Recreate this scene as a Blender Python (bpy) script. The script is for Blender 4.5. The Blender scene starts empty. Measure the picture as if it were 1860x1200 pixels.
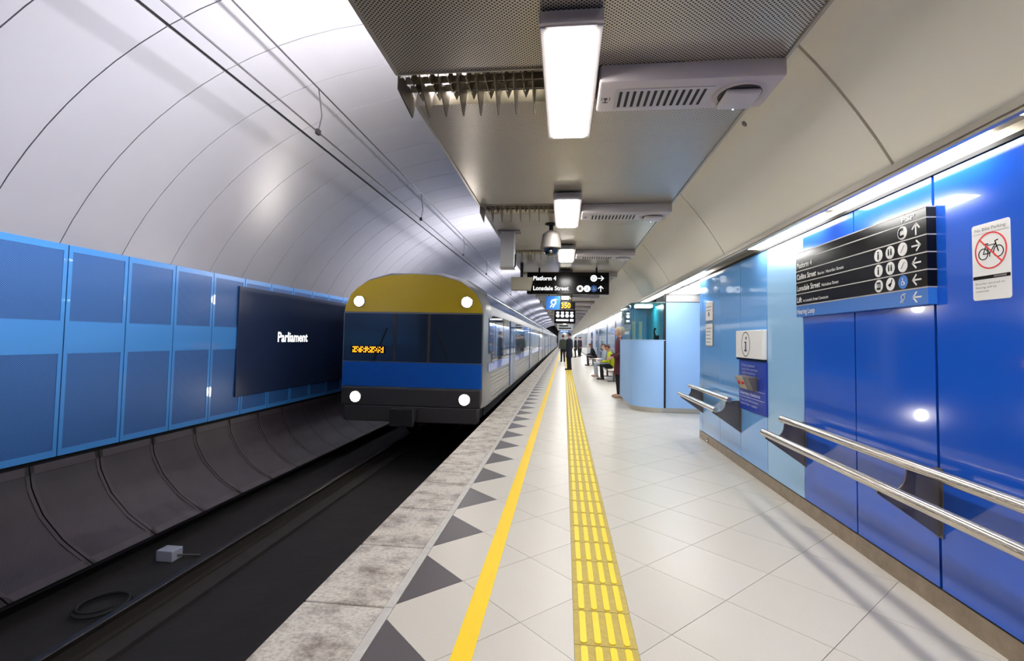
import bpy, bmesh, math, random
from mathutils import Vector, Matrix
random.seed(7)
scene = bpy.context.scene
COL = scene.collection
PI = math.pi

# ------------------------------------------------------------------ camera, world, exposure
cam_d = bpy.data.cameras.new('camera')
cam = bpy.data.objects.new('camera', cam_d)
COL.objects.link(cam)
R_ = Vector((0.99374017, 0.11017389, 0.01849846)); U_ = Vector((-0.0132873, -0.04784725, 0.99876628)); F_ = Vector((-0.11092307, 0.99275997, 0.04608382))
cam.matrix_world = Matrix(((R_.x, U_.x, -F_.x, 0), (R_.y, U_.y, -F_.y, 0), (R_.z, U_.z, -F_.z, 1.45), (0, 0, 0, 1)))
cam_d.sensor_width = 36; cam_d.lens = 890 / 1860 * 36
cam_d.shift_x = 0.00203; cam_d.shift_y = -0.01367
cam_d.clip_end = 400; cam_d.clip_start = 0.05
scene.camera = cam
w = bpy.data.worlds.new('world'); scene.world = w; w.use_nodes = True
w.node_tree.nodes['Background'].inputs[0].default_value = (0.9, 0.95, 1, 1)
w.node_tree.nodes['Background'].inputs[1].default_value = 0.05
vs = scene.view_settings
vs.view_transform = 'Standard'; vs.look = 'None'; vs.gamma = 1; vs.use_curve_mapping = False
vs.exposure = 1.27
try:
    scene.cycles.max_bounces = 8; scene.cycles.diffuse_bounces = 4; scene.cycles.glossy_bounces = 4
    scene.cycles.transmission_bounces = 6; scene.cycles.sample_clamp_indirect = 6; scene.cycles.caustics_reflective = False
    scene.cycles.caustics_refractive = False
except Exception:
    pass
E_CEIL = 15.0      # platform luminaire diffusers
E_TROUGH = 10.0    # wall-top strip lamps
E_UP = 116.0       # floodlights above the dropped ceiling, lighting the vault
E_HEAD = 22.0      # train lamps

# ------------------------------------------------------------------ materials
MATS = {}
def srgb(r, g, b):
    f = lambda c: (c/255/12.92) if c/255 <= .04045 else ((c/255+.055)/1.055)**2.4
    return (f(r), f(g), f(b))
def mat(name, rgb, rough=.5, metal=0, spec=.5, coat=0, emis=0, alpha=1, trans=0, var=0, vscale=8, bump=0, bscale=60, dark=None, coatrough=.03, aniso=0):
    if name in MATS: return MATS[name]
    m = bpy.data.materials.new(name); m.use_nodes = True; MATS[name] = m
    nt = m.node_tree; b = nt.nodes['Principled BSDF']
    b.inputs['Base Color'].default_value = (*rgb, 1)
    b.inputs['Roughness'].default_value = rough; b.inputs['Metallic'].default_value = metal
    b.inputs['Specular IOR Level'].default_value = spec
    b.inputs['Coat Weight'].default_value = coat; b.inputs['Coat Roughness'].default_value = coatrough
    b.inputs['Transmission Weight'].default_value = trans
    b.inputs['Alpha'].default_value = alpha
    if aniso: b.inputs['Anisotropic'].default_value = aniso
    if emis:
        b.inputs['Emission Color'].default_value = (*rgb, 1); b.inputs['Emission Strength'].default_value = emis
    if var or bump:
        tc = nt.nodes.new('ShaderNodeTexCoord')
    if var:
        n = nt.nodes.new('ShaderNodeTexNoise'); n.inputs['Scale'].default_value = vscale; n.inputs['Detail'].default_value = 6; n.inputs['Roughness'].default_value = .65
        gp = nt.nodes.new('ShaderNodeNewGeometry'); nt.links.new(gp.outputs['Position'], n.inputs['Vector'])
        cr = nt.nodes.new('ShaderNodeValToRGB'); cr.color_ramp.elements[0].position = .32; cr.color_ramp.elements[1].position = .68
        d = dark or tuple(c*(1-var) for c in rgb)
        cr.color_ramp.elements[0].color = (*d, 1); cr.color_ramp.elements[1].color = (*rgb, 1)
        nt.links.new(n.outputs['Fac'], cr.inputs['Fac']); nt.links.new(cr.outputs['Color'], b.inputs['Base Color'])
    if bump:
        n2 = nt.nodes.new('ShaderNodeTexNoise'); n2.inputs['Scale'].default_value = bscale; n2.inputs['Detail'].default_value = 3
        nt.links.new(tc.outputs['Object'], n2.inputs['Vector'])
        bp = nt.nodes.new('ShaderNodeBump'); bp.inputs['Strength'].default_value = bump; bp.inputs['Distance'].default_value = .01
        nt.links.new(n2.outputs['Fac'], bp.inputs['Height']); nt.links.new(bp.outputs['Normal'], b.inputs['Normal'])
    return m
def perforated(name, rgb, hole, axes, pu, pv, rad, rough=.4, metal=0, var=0.0, spec=.5):
    """sheet metal with a staggered grid of round holes"""
    m = mat(name, rgb, rough, metal, spec)
    nt = m.node_tree; b = nt.nodes['Principled BSDF']
    tc = nt.nodes.new('ShaderNodeTexCoord'); sp = nt.nodes.new('ShaderNodeSeparateXYZ'); nt.links.new(tc.outputs['Object'], sp.inputs[0])
    def M(op, a, bb=None):
        n = nt.nodes.new('ShaderNodeMath'); n.operation = op
        for i, v in enumerate((a, bb)):
            if v is None: continue
            if isinstance(v, (int, float)): n.inputs[i].default_value = v
            else: nt.links.new(v, n.inputs[i])
        return n.outputs[0]
    u = M('DIVIDE', sp.outputs[axes[0]], pu); v = M('DIVIDE', sp.outputs[axes[1]], pv)
    def dist(off):
        a = M('MULTIPLY', M('SUBTRACT', M('FRACT', M('ADD', u, off + 50)), .5), pu)
        c = M('MULTIPLY', M('SUBTRACT', M('FRACT', M('ADD', v, off + 50)), .5), pv)
        return M('SQRT', M('ADD', M('MULTIPLY', a, a), M('MULTIPLY', c, c)))
    d = M('MINIMUM', dist(0.0), dist(0.5))
    fac = M('LESS_THAN', d, rad)
    mx = nt.nodes.new('ShaderNodeMix'); mx.data_type = 'RGBA'
    nt.links.new(fac, mx.inputs['Factor']); mx.inputs['A'].default_value = (*rgb, 1); mx.inputs['B'].default_value = (*hole, 1)
    if var:
        n = nt.nodes.new('ShaderNodeTexNoise'); n.inputs['Scale'].default_value = 2.2; n.inputs['Detail'].default_value = 6
        nt.links.new(tc.outputs['Object'], n.inputs['Vector'])
        cr = nt.nodes.new('ShaderNodeValToRGB'); cr.color_ramp.elements[0].position = .3; cr.color_ramp.elements[1].position = .7
        cr.color_ramp.elements[0].color = (*[c*(1-var) for c in rgb], 1); cr.color_ramp.elements[1].color = (*rgb, 1)
        nt.links.new(n.outputs['Fac'], cr.inputs['Fac']); nt.links.new(cr.outputs['Color'], mx.inputs['A'])
    nt.links.new(mx.outputs['Result'], b.inputs['Base Color'])
    return m

M_TILE = [mat('terrazzo_%s' % 'abc'[i], srgb(*c), .34, spec=.4, var=.12, vscale=160) for i, c in enumerate(((213, 205, 190), (211, 203, 188), (215, 207, 192)))]
M_TILE_DK = mat('charcoal_terrazzo', srgb(92, 86, 86), .4, var=.15, vscale=140)
M_GROUT = mat('grout', srgb(158, 150, 138), .8)
def coping_mat():
    m = mat('stained_coping', srgb(206, 197, 184), .6, bump=.25, bscale=50); nt = m.node_tree; b = nt.nodes['Principled BSDF']
    gp = nt.nodes.new('ShaderNodeNewGeometry'); mp = nt.nodes.new('ShaderNodeMapping'); mp.inputs['Scale'].default_value = (1.7, 2.0, 1); nt.links.new(gp.outputs['Position'], mp.inputs['Vector'])
    def noise(sc, d, r, dist, lo, hi, c0, c1):
        n = nt.nodes.new('ShaderNodeTexNoise'); n.inputs['Scale'].default_value = sc; n.inputs['Detail'].default_value = d; n.inputs['Roughness'].default_value = r; n.inputs['Distortion'].default_value = dist
        nt.links.new(mp.outputs['Vector'], n.inputs['Vector']); cr = nt.nodes.new('ShaderNodeValToRGB'); e = cr.color_ramp.elements
        e[0].position = lo; e[1].position = hi; e[0].color = (*c0, 1); e[1].color = (*c1, 1); nt.links.new(n.outputs['Fac'], cr.inputs['Fac']); return cr.outputs['Color']
    a = noise(2.4, 10, .72, .15, .33, .54, srgb(128, 114, 104), srgb(214, 206, 193)); c = noise(26, 4, .6, 0, .34, .56, srgb(176, 166, 154), (1, 1, 1))
    mx = nt.nodes.new('ShaderNodeMix'); mx.data_type = 'RGBA'; mx.blend_type = 'MULTIPLY'; mx.inputs['Factor'].default_value = .55
    nt.links.new(a, mx.inputs['A']); nt.links.new(c, mx.inputs['B']); nt.links.new(mx.outputs['Result'], b.inputs['Base Color']); return m
M_COPING = coping_mat()
M_COPE_EDGE = mat('coping_edge', srgb(205, 200, 190), .5, var=.15, vscale=12)
M_CONC = mat('dark_concrete', srgb(48, 43, 41), .9, var=.4, vscale=4)
M_YELLOW = mat('yellow_line_paint', srgb(255, 212, 0), .45)
M_TACT = mat('tactile_base', srgb(205, 180, 84), .6, var=.2, vscale=30)
M_TACTBAR = mat('tactile_bar', srgb(255, 222, 30), .45)
M_TRACK = mat('track_slab', srgb(32, 27, 26), .85, var=.5, vscale=3, bump=.4, bscale=12)
M_RAIL = mat('rail_steel', srgb(96, 90, 86), .4, 1)
M_RAILSIDE = mat('rusty_rail', srgb(46, 38, 34), .85)
M_VAULT = mat('vault_enamel', srgb(206, 204, 206), .34, metal=.35, spec=.6, var=.04, vscale=1.5)
M_VAULT_R = mat('vault_cream', srgb(242, 236, 220), .5)
M_VOID = mat('black_void', (.006, .006, .006), .9)
M_LINING = mat('tunnel_lining', srgb(70, 66, 62), .9)
M_BLUE_FR = mat('blue_panel_frame', srgb(72, 148, 216), .35, coat=.3)
M_BLUE_PERF = perforated('blue_perforated', srgb(66, 122, 186), srgb(28, 52, 100), (1, 2), .022, .022, .0052, .4)
M_PLUM_PERF = perforated('plum_perforated', srgb(66, 54, 60), srgb(30, 24, 28), (1, 2), .022, .022, .0050, .5, var=.4)
M_PLUM_FR = mat('plum_frame', srgb(66, 56, 60), .5, var=.35, vscale=3)
M_CEIL_PERF = perforated('ceiling_perforated', srgb(202, 192, 176), srgb(20, 17, 15), (0, 1), .0255, .0235, .0056, .28, metal=.35)
M_CEIL_TRIM = mat('ceiling_trim', srgb(176, 168, 155), .35, metal=.4)
M_HOUSING = mat('fixture_housing', srgb(196, 188, 186), .4)
M_BEAM = mat('service_beam', srgb(196, 186, 184), .42)
M_SLOT = mat('slot_black', (.008, .008, .008), .7)
M_BAFFLE = mat('baffle_metal', srgb(120, 112, 100), .35, metal=.6)
M_DIFF = mat('lit_diffuser', (1, .985, .96), .5, emis=E_CEIL)
M_TUBE = mat('strip_lamp', (1, .985, .96), .5, emis=E_TROUGH)
M_UP = mat('uplight_tube', (.97, .97, 1), .5, emis=E_UP)
M_TROUGH = mat('trough_metal', srgb(168, 160, 146), .4, metal=.5)
M_DEEP = mat('deep_blue_glass', srgb(30, 94, 212), .12, spec=.5, coat=.6)
M_LIGHT = mat('light_blue_glass', srgb(116, 176, 238), .06, spec=.5, coat=.6)
M_PALE = mat('pale_blue_glass', srgb(154, 200, 238), .16, spec=.5, coat=.4)
M_LAM = mat('blue_laminate', srgb(158, 198, 244), .5)
M_KICK = mat('kick_metal', srgb(168, 150, 128), .35, metal=.5, var=.3, vscale=10)
M_STEEL = mat('brushed_steel', srgb(206, 200, 190), .22, metal=1)
M_BRACKET = mat('bracket_grey', srgb(112, 106, 106), .45, metal=.4)
M_BLACK = mat('sign_black', srgb(13, 12, 14), .14, spec=.28)
M_WHITE = mat('sign_white', srgb(238, 236, 232), .4)
M_SIGNBLUE = mat('sign_blue', srgb(50, 118, 205), .3)
M_POSTERBLUE = mat('poster_blue', srgb(28, 62, 170), .3)
M_SILVERLINE = mat('silver_line', srgb(190, 184, 180), .35, metal=.4)
M_RED = mat('red_print', srgb(226, 40, 40), .4)
M_GREYPRINT = mat('grey_print', srgb(120, 112, 112), .5)
M_PALEPRINT = mat('pale_print', srgb(200, 205, 225), .5)
M_DKGREY = mat('dark_grey_plastic', srgb(62, 58, 56), .45)
M_CAMGREY = mat('camera_grey', srgb(120, 114, 108), .5)
M_GLASSDK = mat('dark_glass', srgb(14, 22, 34), .06, spec=.6, coat=.5)
M_WINDOW = mat('train_window', srgb(34, 66, 104), .05, spec=.7, coat=.6)
M_TRAIN = mat('train_steel', srgb(150, 150, 150), .34, metal=.6)
M_TRAINBLUE = mat('train_blue', srgb(22, 96, 196), .25, coat=.5)
M_TDOOR = mat('train_door', srgb(58, 88, 132), .3, coat=.3)
M_LIT = mat('backlit_white', (.95, .95, .95), .4, emis=.5)
M_TRAINROOF = mat('train_roof', srgb(92, 112, 146), .35, metal=.3)
M_CANT = mat('train_cantrail', srgb(62, 104, 168), .25, coat=.4)
M_TYELLOW = mat('train_yellow', srgb(226, 190, 30), .3, coat=.4)
M_UNDER = mat('underframe', srgb(26, 24, 24), .8)
M_HEAD = mat('train_lamp', (1, .93, .86), .4, emis=E_HEAD)
M_ORANGE = mat('orange_led', srgb(255, 140, 20), .5, emis=1.6)
M_CLOCK = mat('clock_led', srgb(255, 165, 10), .5, emis=.7)
M_LUM = mat('luminous_soffit', (1, .97, .92), .5, emis=1.7)
M_TEAL = mat('teal_panel', srgb(44, 140, 160), .3)
M_CYAN = mat('cyan_panel', srgb(120, 176, 212), .3)
M_BOOTHGLASS = mat('booth_glass', srgb(205, 238, 236), .02, trans=1, spec=.5)
M_CREAM = mat('cream_paper', srgb(226, 218, 190), .6)
M_BEIGE = mat('beige_box', srgb(170, 162, 140), .5)
M_POST = mat('white_post', srgb(214, 212, 208), .4)
M_WIRE = mat('wire_dark', srgb(60, 56, 56), .5)

# ------------------------------------------------------------------ helpers
class B:
    """collects shapes into one bmesh"""
    def __init__(s): s.bm = bmesh.new()
    def face(s, pts):
        vs_ = [s.bm.verts.new(p) for p in pts]
        return s.bm.faces.new(vs_)
    def box(s, x0, x1, y0, y1, z0, z1, bev=0):
        vs_ = [s.bm.verts.new((x, y, z)) for z in (z0, z1) for y in (y0, y1) for x in (x0, x1)]
        fs = [s.bm.faces.new([vs_[i] for i in q]) for q in ((0, 2, 3, 1), (4, 5, 7, 6), (0, 1, 5, 4), (2, 6, 7, 3), (0, 4, 6, 2), (1, 3, 7, 5))]
        if bev:
            es = list({e for f in fs for e in f.edges})
            bmesh.ops.bevel(s.bm, geom=es, offset=bev, segments=2, affect='EDGES', profile=.5)
        return s
    def prism(s, pts, f0, f1):
        """extrude a polygon: f0/f1 map a 2D point to 3D"""
        a = [s.bm.verts.new(f0(p)) for p in pts]; b = [s.bm.verts.new(f1(p)) for p in pts]
        n = len(pts)
        s.bm.faces.new(a[::-1]); s.bm.faces.new(b)
        for i in range(n): s.bm.faces.new((a[i], a[(i+1) % n], b[(i+1) % n], b[i]))
        return s
    def xy(s, pts, z0, z1): return s.prism(pts, lambda p: (p[0], p[1], z0), lambda p: (p[0], p[1], z1))
    def xz(s, pts, y0, y1): return s.prism(pts, lambda p: (p[0], y0, p[1]), lambda p: (p[0], y1, p[1]))
    def yz(s, pts, x0, x1): return s.prism(pts, lambda p: (x0, p[0], p[1]), lambda p: (x1, p[0], p[1]))
    def strip(s, prof, y0, y1, closed=False):
        """sheet: XZ profile swept along Y"""
        a = [s.bm.verts.new((x, y0, z)) for x, z in prof]; b = [s.bm.verts.new((x, y1, z)) for x, z in prof]
        for i in range(len(prof) - (0 if closed else 1)):
            j = (i+1) % len(prof); s.bm.faces.new((a[i], a[j], b[j], b[i]))
        return s
    def tube(s, path, r, n=10, caps=True):
        rings = []
        P = [Vector(p) for p in path]
        for i, p in enumerate(P):
            d = (P[min(i+1, len(P)-1)] - P[max(i-1, 0)]).normalized()
            if i == 0:
                up = Vector((0, 0, 1)) if abs(d.z) < .9 else Vector((1, 0, 0))
                a = d.cross(up).normalized()
            else: a = (a-d*a.dot(d)).normalized()      # carried along, so the section never twists
            c = a.cross(d)
            rr = r[i] if isinstance(r, (list, tuple)) else r
            rings.append([s.bm.verts.new(p + rr*(math.cos(t)*a + math.sin(t)*c)) for t in [2*PI*k/n for k in range(n)]])
        for A, C in zip(rings, rings[1:]):
            for k in range(n): s.bm.faces.new((A[k], A[(k+1) % n], C[(k+1) % n], C[k]))
        if caps:
            s.bm.faces.new(rings[0][::-1]); s.bm.faces.new(rings[-1])
        return s
    def lathe(s, prof, c=(0, 0, 0), n=20):
        rings = []
        for r, z in prof:
            rings.append([s.bm.verts.new((c[0]+max(r, .0005)*math.cos(2*PI*k/n), c[1]+max(r, .0005)*math.sin(2*PI*k/n), c[2]+z)) for k in range(n)])
        for A, C in zip(rings, rings[1:]):
            for k in range(n): s.bm.faces.new((A[k], A[(k+1) % n], C[(k+1) % n], C[k]))
        s.bm.faces.new(rings[0][::-1]); s.bm.faces.new(rings[-1])
        return s
    def sphere(s, c, r, n=12):
        r = r if isinstance(r, (tuple, list)) else (r, r, r)
        mtx = Matrix.Translation(c) @ Matrix.Diagonal((*r, 1))
        bmesh.ops.create_uvsphere(s.bm, u_segments=n, v_segments=max(6, n*2//3), radius=1, matrix=mtx)
        return s
    def mesh(s, name, smooth=False):
        bmesh.ops.recalc_face_normals(s.bm, faces=s.bm.faces)
        me = bpy.data.meshes.new(name); s.bm.to_mesh(me); s.bm.free()
        if smooth:
            for p in me.polygons: p.use_smooth = True
            try: me.set_sharp_from_angle(angle=math.radians(40))
            except Exception: pass
        return me
def obj(name, b, m, parent=None, smooth=False, loc=(0, 0, 0), label=None, kind=None):
    me = b if isinstance(b, bpy.types.Mesh) else b.mesh(name, smooth)
    if m is not None and not me.materials: me.materials.append(m)
    o = bpy.data.objects.new(name, me); COL.objects.link(o); o.location = loc
    if parent: o.parent = parent
    if label: o['label'] = label
    if kind: o['kind'] = kind
    return o
def tag(o, label, cat, group=None):
    o['label'] = label; o['category'] = cat
    if group: o['group'] = group
    return o
def thing(name, label, cat, loc=(0, 0, 0), group=None, rz=0):
    o = bpy.data.objects.new(name, None); COL.objects.link(o); o.location = loc; o.rotation_euler = (0, 0, rz); o.empty_display_size = .1
    return tag(o, label, cat, group)
def struct(name, loc=(0, 0, 0), b=None, m=None, smooth=False):
    if b is None:
        o = bpy.data.objects.new(name, None); COL.objects.link(o); o.location = loc; o.empty_display_size = .1
    else: o = obj(name, b, m, smooth=smooth, loc=loc)
    o['kind'] = 'structure'; return o
def dup(root, loc, label=None, group=None, rz=None):
    r = root.copy(); COL.objects.link(r); r.location = loc
    if rz is not None: r.rotation_euler = (0, 0, rz)
    if label: r['label'] = label
    if group: r['group'] = group
    for ch in list(root.children):
        c = ch.copy(); COL.objects.link(c); c.parent = r
        for g in list(ch.children):
            d = g.copy(); COL.objects.link(d); d.parent = c
    return r
# ---- flat drawing on a sign face: u to the reader's right, v up, n towards the reader
class Face:
    def __init__(s, o, u, v, n): s.o, s.u, s.v, s.n = Vector(o), Vector(u), Vector(v), Vector(n)
    def at(s, p, d): return s.o + s.u*p[0] + s.v*p[1] + s.n*d
    def poly(s, b, pts, d=.002, base=0.0):
        return b.prism(pts, lambda p: s.at(p, base), lambda p: s.at(p, base + d))
    def rect(s, b, u0, u1, v0, v1, d=.002, base=0.0): return s.poly(b, [(u0, v0), (u1, v0), (u1, v1), (u0, v1)], d, base)
    def disc(s, b, c, r, d=.002, base=0.0, n=24, ry=None):
        return s.poly(b, [(c[0]+r*math.cos(2*PI*k/n), c[1]+(ry or r)*math.sin(2*PI*k/n)) for k in range(n)], d, base)
    def stroke(s, b, pts, w_, d=.002, base=0.0):
        for (a, c) in zip(pts, pts[1:]):
            dx, dy = c[0]-a[0], c[1]-a[1]; L = math.hypot(dx, dy) or 1e-6
            nx, ny = -dy/L*w_/2, dx/L*w_/2; ex, ey = dx/L*w_*.3, dy/L*w_*.3
            s.poly(b, [(a[0]-ex+nx, a[1]-ey+ny), (a[0]-ex-nx, a[1]-ey-ny), (c[0]+ex-nx, c[1]+ey-ny), (c[0]+ex+nx, c[1]+ey+ny)], d, base)
        return b
    def ring(s, b, c, r, w_, d=.002, base=0.0, n=32, ry=None):
        ry = ry or r
        for k in range(n):
            a0, a1 = 2*PI*k/n, 2*PI*(k+1)/n
            s.poly(b, [(c[0]+(r+q)*math.cos(a), c[1]+(ry+q)*math.sin(a)) for q, a in ((-w_/2, a0), (w_/2, a0), (w_/2, a1), (-w_/2, a1))], d, base)
        return b
    def text(s, b, body, u0, v0, h, width=None, d=.002, base=0.0, bold=0.0, center=False):
        V, Fc = text2d(body, bold)
        x0 = min(v[0] for v in V); x1 = max(v[0] for v in V)
        sy = h/.70; sx = sy if not width else width/(x1-x0)
        off = u0 - x0*sx if not center else u0 - (x0+x1)/2*sx
        vv = [b.bm.verts.new(s.at((v[0]*sx+off, v[1]*sy+v0), base+d)) for v in V]
        for f in Fc:
            try: b.bm.faces.new([vv[i] for i in f])
            except ValueError: pass
        return b
_T = {}
def text2d(body, bold=0.0):
    key = (body, bold)
    if key in _T: return _T[key]
    c = bpy.data.curves.new('lettering', 'FONT'); c.body = body; c.size = 1; c.offset = bold; c.resolution_u = 3
    o = bpy.data.objects.new('lettering', c); COL.objects.link(o)
    dg = bpy.context.evaluated_depsgraph_get(); dg.update()
    me = bpy.data.meshes.new_from_object(o.evaluated_get(dg))
    r = ([tuple(v.co)[:2] for v in me.vertices], [tuple(p.vertices) for p in me.polygons])
    bpy.data.objects.remove(o); bpy.data.curves.remove(c); bpy.data.meshes.remove(me)
    _T[key] = r; return r
def clip(poly, axis, lim, keep_less):
    out = []
    n = len(poly)
    for i in range(n):
        a, c = poly[i], poly[(i+1) % n]
        ia = (a[axis] <= lim) if keep_less else (a[axis] >= lim); ic = (c[axis] <= lim) if keep_less else (c[axis] >= lim)
        if ia: out.append(a)
        if ia != ic:
            t = (lim-a[axis])/(c[axis]-a[axis]); out.append(tuple(a[k]+t*(c[k]-a[k]) for k in (0, 1)))
    return out
def clip_rect(poly, x0, x1, y0, y1):
    for ax, l, k in ((0, x0, False), (0, x1, True), (1, y0, False), (1, y1, True)):
        poly = clip(poly, ax, l, k)
        if len(poly) < 3: return None
    ar = abs(sum(poly[i][0]*poly[(i+1) % len(poly)][1]-poly[(i+1) % len(poly)][0]*poly[i][1] for i in range(len(poly))))/2
    return poly if ar > 4e-4 else None
def shrink(poly, g):
    cx = sum(p[0] for p in poly)/len(poly); cy = sum(p[1] for p in poly)/len(poly)
    r = max(math.hypot(p[0]-cx, p[1]-cy) for p in poly); k = 1-g/r*1.414
    return [(cx+(p[0]-cx)*k, cy+(p[1]-cy)*k) for p in poly]

M = .755               # ring and tile module along the tunnel
WX = 2.08              # right wall face
YN, YF = -7.0, 112.0   # ends of the built tunnel
CX_, CZ_, RV = -1.75, .51, 4.18
def vp(a, r=RV): return (CX_+r*math.cos(math.radians(a)), CZ_+r*math.sin(math.radians(a)))

# ================================================================== SETTING
# ---------------- platform floor
floor = struct('floor', b=B().box(-1.33, 2.5, YN, YF, -.30, -.012).box(2.5, 3.4, 7.0, 11, -.3, -.012).box(-1.33, -1.25, YN, YF, -1.1, -.3), m=M_GROUT)
H2 = M/2
def tile_set(y_lo, y_hi, sink):
    i0 = -1
    for j in range(int((y_lo-2.955)/H2)-2, int((y_hi-2.955)/H2)+3):
        for i in range(0, 12):
            if (i+j) % 2: continue
            cx, cy = -.9615+H2*i, 2.955+H2*j
            if not (y_lo <= cy < y_hi): continue
            sq = [(cx+H2, cy), (cx, cy+H2), (cx-H2, cy), (cx, cy-H2)]
            dark = i == 0
            for (a, c, d, e) in ((-.89, .066, YN, YF), (.364, WX+.004, YN, YF), (WX+.004, 3.3, 7.83, 10.42)):
                p = clip_rect(sq, a, c, d, e)
                if p: sink(shrink(p, .0018), dark, i, j)
near, farl, fard = [], B(), B()
def sink_near(p, dark, i, j):
    cx = sum(q[0] for q in p)/len(p); cy = sum(q[1] for q in p)/len(p)
    b = B().xy([(q[0]-cx, q[1]-cy) for q in p], -.012, 0)
    obj('floor_tile', b, M_TILE_DK if dark else random.choice(M_TILE), floor, loc=(cx, cy, 0), label='charcoal triangular edge tile' if dark else None)
def sink_far(p, dark, i, j): (fard if dark else farl).xy(p, -.012, 0)
tile_set(1.2, 13.0, sink_near); tile_set(YN, 1.2, sink_far); tile_set(13.0, 70.0, sink_far)
farl.box(-.89, .066, 70.2, YF, -.012, 0).box(.364, WX, 70.2, YF, -.012, 0)
obj('floor_tile', farl, M_TILE[0], floor, kind='stuff'); obj('floor_tile', fard, M_TILE_DK, floor, kind='stuff')
# coping stones along the platform edge, with the smooth strip behind them
cop = B().box(-1.395, -.945, .006, M-.006, -.14, 0, .008).mesh('coping_stone')
cop_e = B().box(-.942, -.892, .002, M-.002, -.012, 0).mesh('coping_strip')
for k in range(-5, 46):
    y = 2.615+M*k
    obj('coping_stone', cop, M_COPING, floor, loc=(0, y, 0)); obj('coping_strip', cop_e, M_COPE_EDGE, floor, loc=(0, y, 0))
cf = B()
for k in range(46, 145): cf.box(-1.395, -.945, 2.615+M*k+.005, 2.615+M*(k+1)-.005, -.14, 0).box(-.942, -.892, 2.615+M*k, 2.615+M*(k+1), -.012, 0)
obj('coping_stone', cf, M_COPING, floor, kind='stuff')
# yellow safety line
obj('safety_line', B().box(-.495, -.397, YN, YF, 0, .003), M_YELLOW, floor, label='solid yellow safety line along the platform edge')
# tactile strip: pavers with four bars each
pav = B().box(.067, .363, .002, .298, -.012, .003).mesh('tactile_paver')
barm = B()
def stadium(cx, y0, y1, w_, n=6):
    r = w_/2
    return [(cx+r*math.cos(t), y1-r+r*math.sin(t)) for t in [PI*k/n for k in range(n+1)]] + [(cx+r*math.cos(t), y0+r+r*math.sin(t)) for t in [PI+PI*k/n for k in range(n+1)]]
bar = B().xy(stadium(0, .012, .288, .032), .003, .008).mesh('tactile_bar')
BX = (.112, .180, .248, .316)
stf, stb = B(), B()
for k in range(-30, 360):
    y = 2.43+.3*k
    if 0 <= k+4 < 48:
        p = obj('tactile_paver', pav, M_TACT, floor, loc=(0, y, 0))
        for x in BX: obj('tactile_bar', bar, M_TACTBAR, p, loc=(x, 0, 0))
    else:
        stf.box(.067, .363, y+.002, y+.298, -.012, .003)
        for x in BX: stb.box(x-.016, x+.016, y+.012, y+.288, .003, .008)
sp_ = obj('tactile_paver', stf, M_TACT, floor, kind='stuff'); obj('tactile_bar', stb, M_TACTBAR, sp_, kind='stuff')

# ---------------- track bed, rails
track = struct('floor', b=B().box(-6.6, -1.33, YN, YF, -1.4, -1.1), m=M_TRACK)
obj('track_plinth', B().box(-3.95, -3.45, YN, YF, -1.1, -1.06).box(-2.35, -1.85, YN, YF, -1.1, -1.06), M_CONC, track)
for xr, lab in ((-3.72, 'steel running rail beside the far tunnel wall'), (-2.1, 'steel running rail below the platform edge')):
    r = thing('rail', lab, 'rail', (xr, 0, -1.06))
    obj('rail_web', B().box(-.07, .07, YN, YF, 0, .02).box(-.012, .012, YN, YF, .02, .12), M_RAILSIDE, r)
    obj('rail_head', B().box(-.035, .035, YN, YF, .12, .16, .006), M_RAIL, r)
bx = thing('junction_box', 'small pale grey box lying on the dark track bed beside the rail', 'box', (-4.40, 5.2, -1.1))
obj('box_body', B().box(-.1, .1, -.08, .08, 0, .12, .01), mat('pale_grey_box', srgb(170, 172, 182), .5), bx)
obj('cable_stub', B().tube([(.1, 0, .05), (.2, .05, .04), (.28, .12, .01)], .012, 8), M_DKGREY, bx, smooth=True)
cab = B()
pts = [(-4.2+.22*math.cos(t)*(1-.02*t), 4.2+.25*math.sin(t)*(1-.02*t), -1.085+.004*t) for t in [k*.35 for k in range(36)]]
cab.tube(pts, .012, 6)
tag(obj('cable_coil', cab, M_UNDER, smooth=True), 'coil of dark cable lying on the track bed left of the rail', 'cable')

# ---------------- tunnel lining (behind every panel)
N = 48
prof = [(CX_+(RV+.14)*math.cos(t), CZ_+(RV+.14)*math.sin(t)) for t in [math.radians(27+183*k/N) for k in range(N+1)]]
lin = B().strip(prof, YN, YF)
lin.face([(x, YF, z) for x, z in prof]); lin.face([(x, YN, z) for x, z in prof])
struct('ceiling', b=lin, m=M_LINING)

# ---------------- left vault panels
vault = struct('ceiling')
def arc_panel(a0, a1, y0, y1, n=8, th=.03, r=RV):
    b = B()
    outer = [vp(a0+(a1-a0)*k/n, r+th) for k in range(n+1)]; inner = [vp(a0+(a1-a0)*k/n, r) for k in range(n+1)]
    b.xz(inner+outer[::-1], y0, y1); return b
vl = arc_panel(153.2, 116.9, .006, M-.006, 9).mesh('vault_panel', True); vu = arc_panel(116.4, 78, .006, M-.006, 9).mesh('vault_panel', True)
Y0L = 3.966-M*6
farv = B()
for k in range(0, 150):
    y = Y0L+M*k
    if y > 110: break
    if k < 44:
        obj('vault_panel', vl, M_VAULT, vault, loc=(0, y, 0)); obj('vault_panel', vu, M_VAULT, vault, loc=(0, y, 0))
    else:
        for a0, a1 in ((153.2, 116.9), (116.4, 78)):
            farv.strip([vp(a0+(a1-a0)*q/8) for q in range(9)], y+.008, y+M-.008)
obj('vault_panel', farv, M_VAULT, vault, kind='stuff', smooth=True)
for a, rr in ((116.65, RV+.012),):
    x, z = vp(a, rr); obj('seam_channel', B().box(x-.012, x+.012, YN, YF, z-.006, z+.02), M_SLOT, vault)
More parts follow.
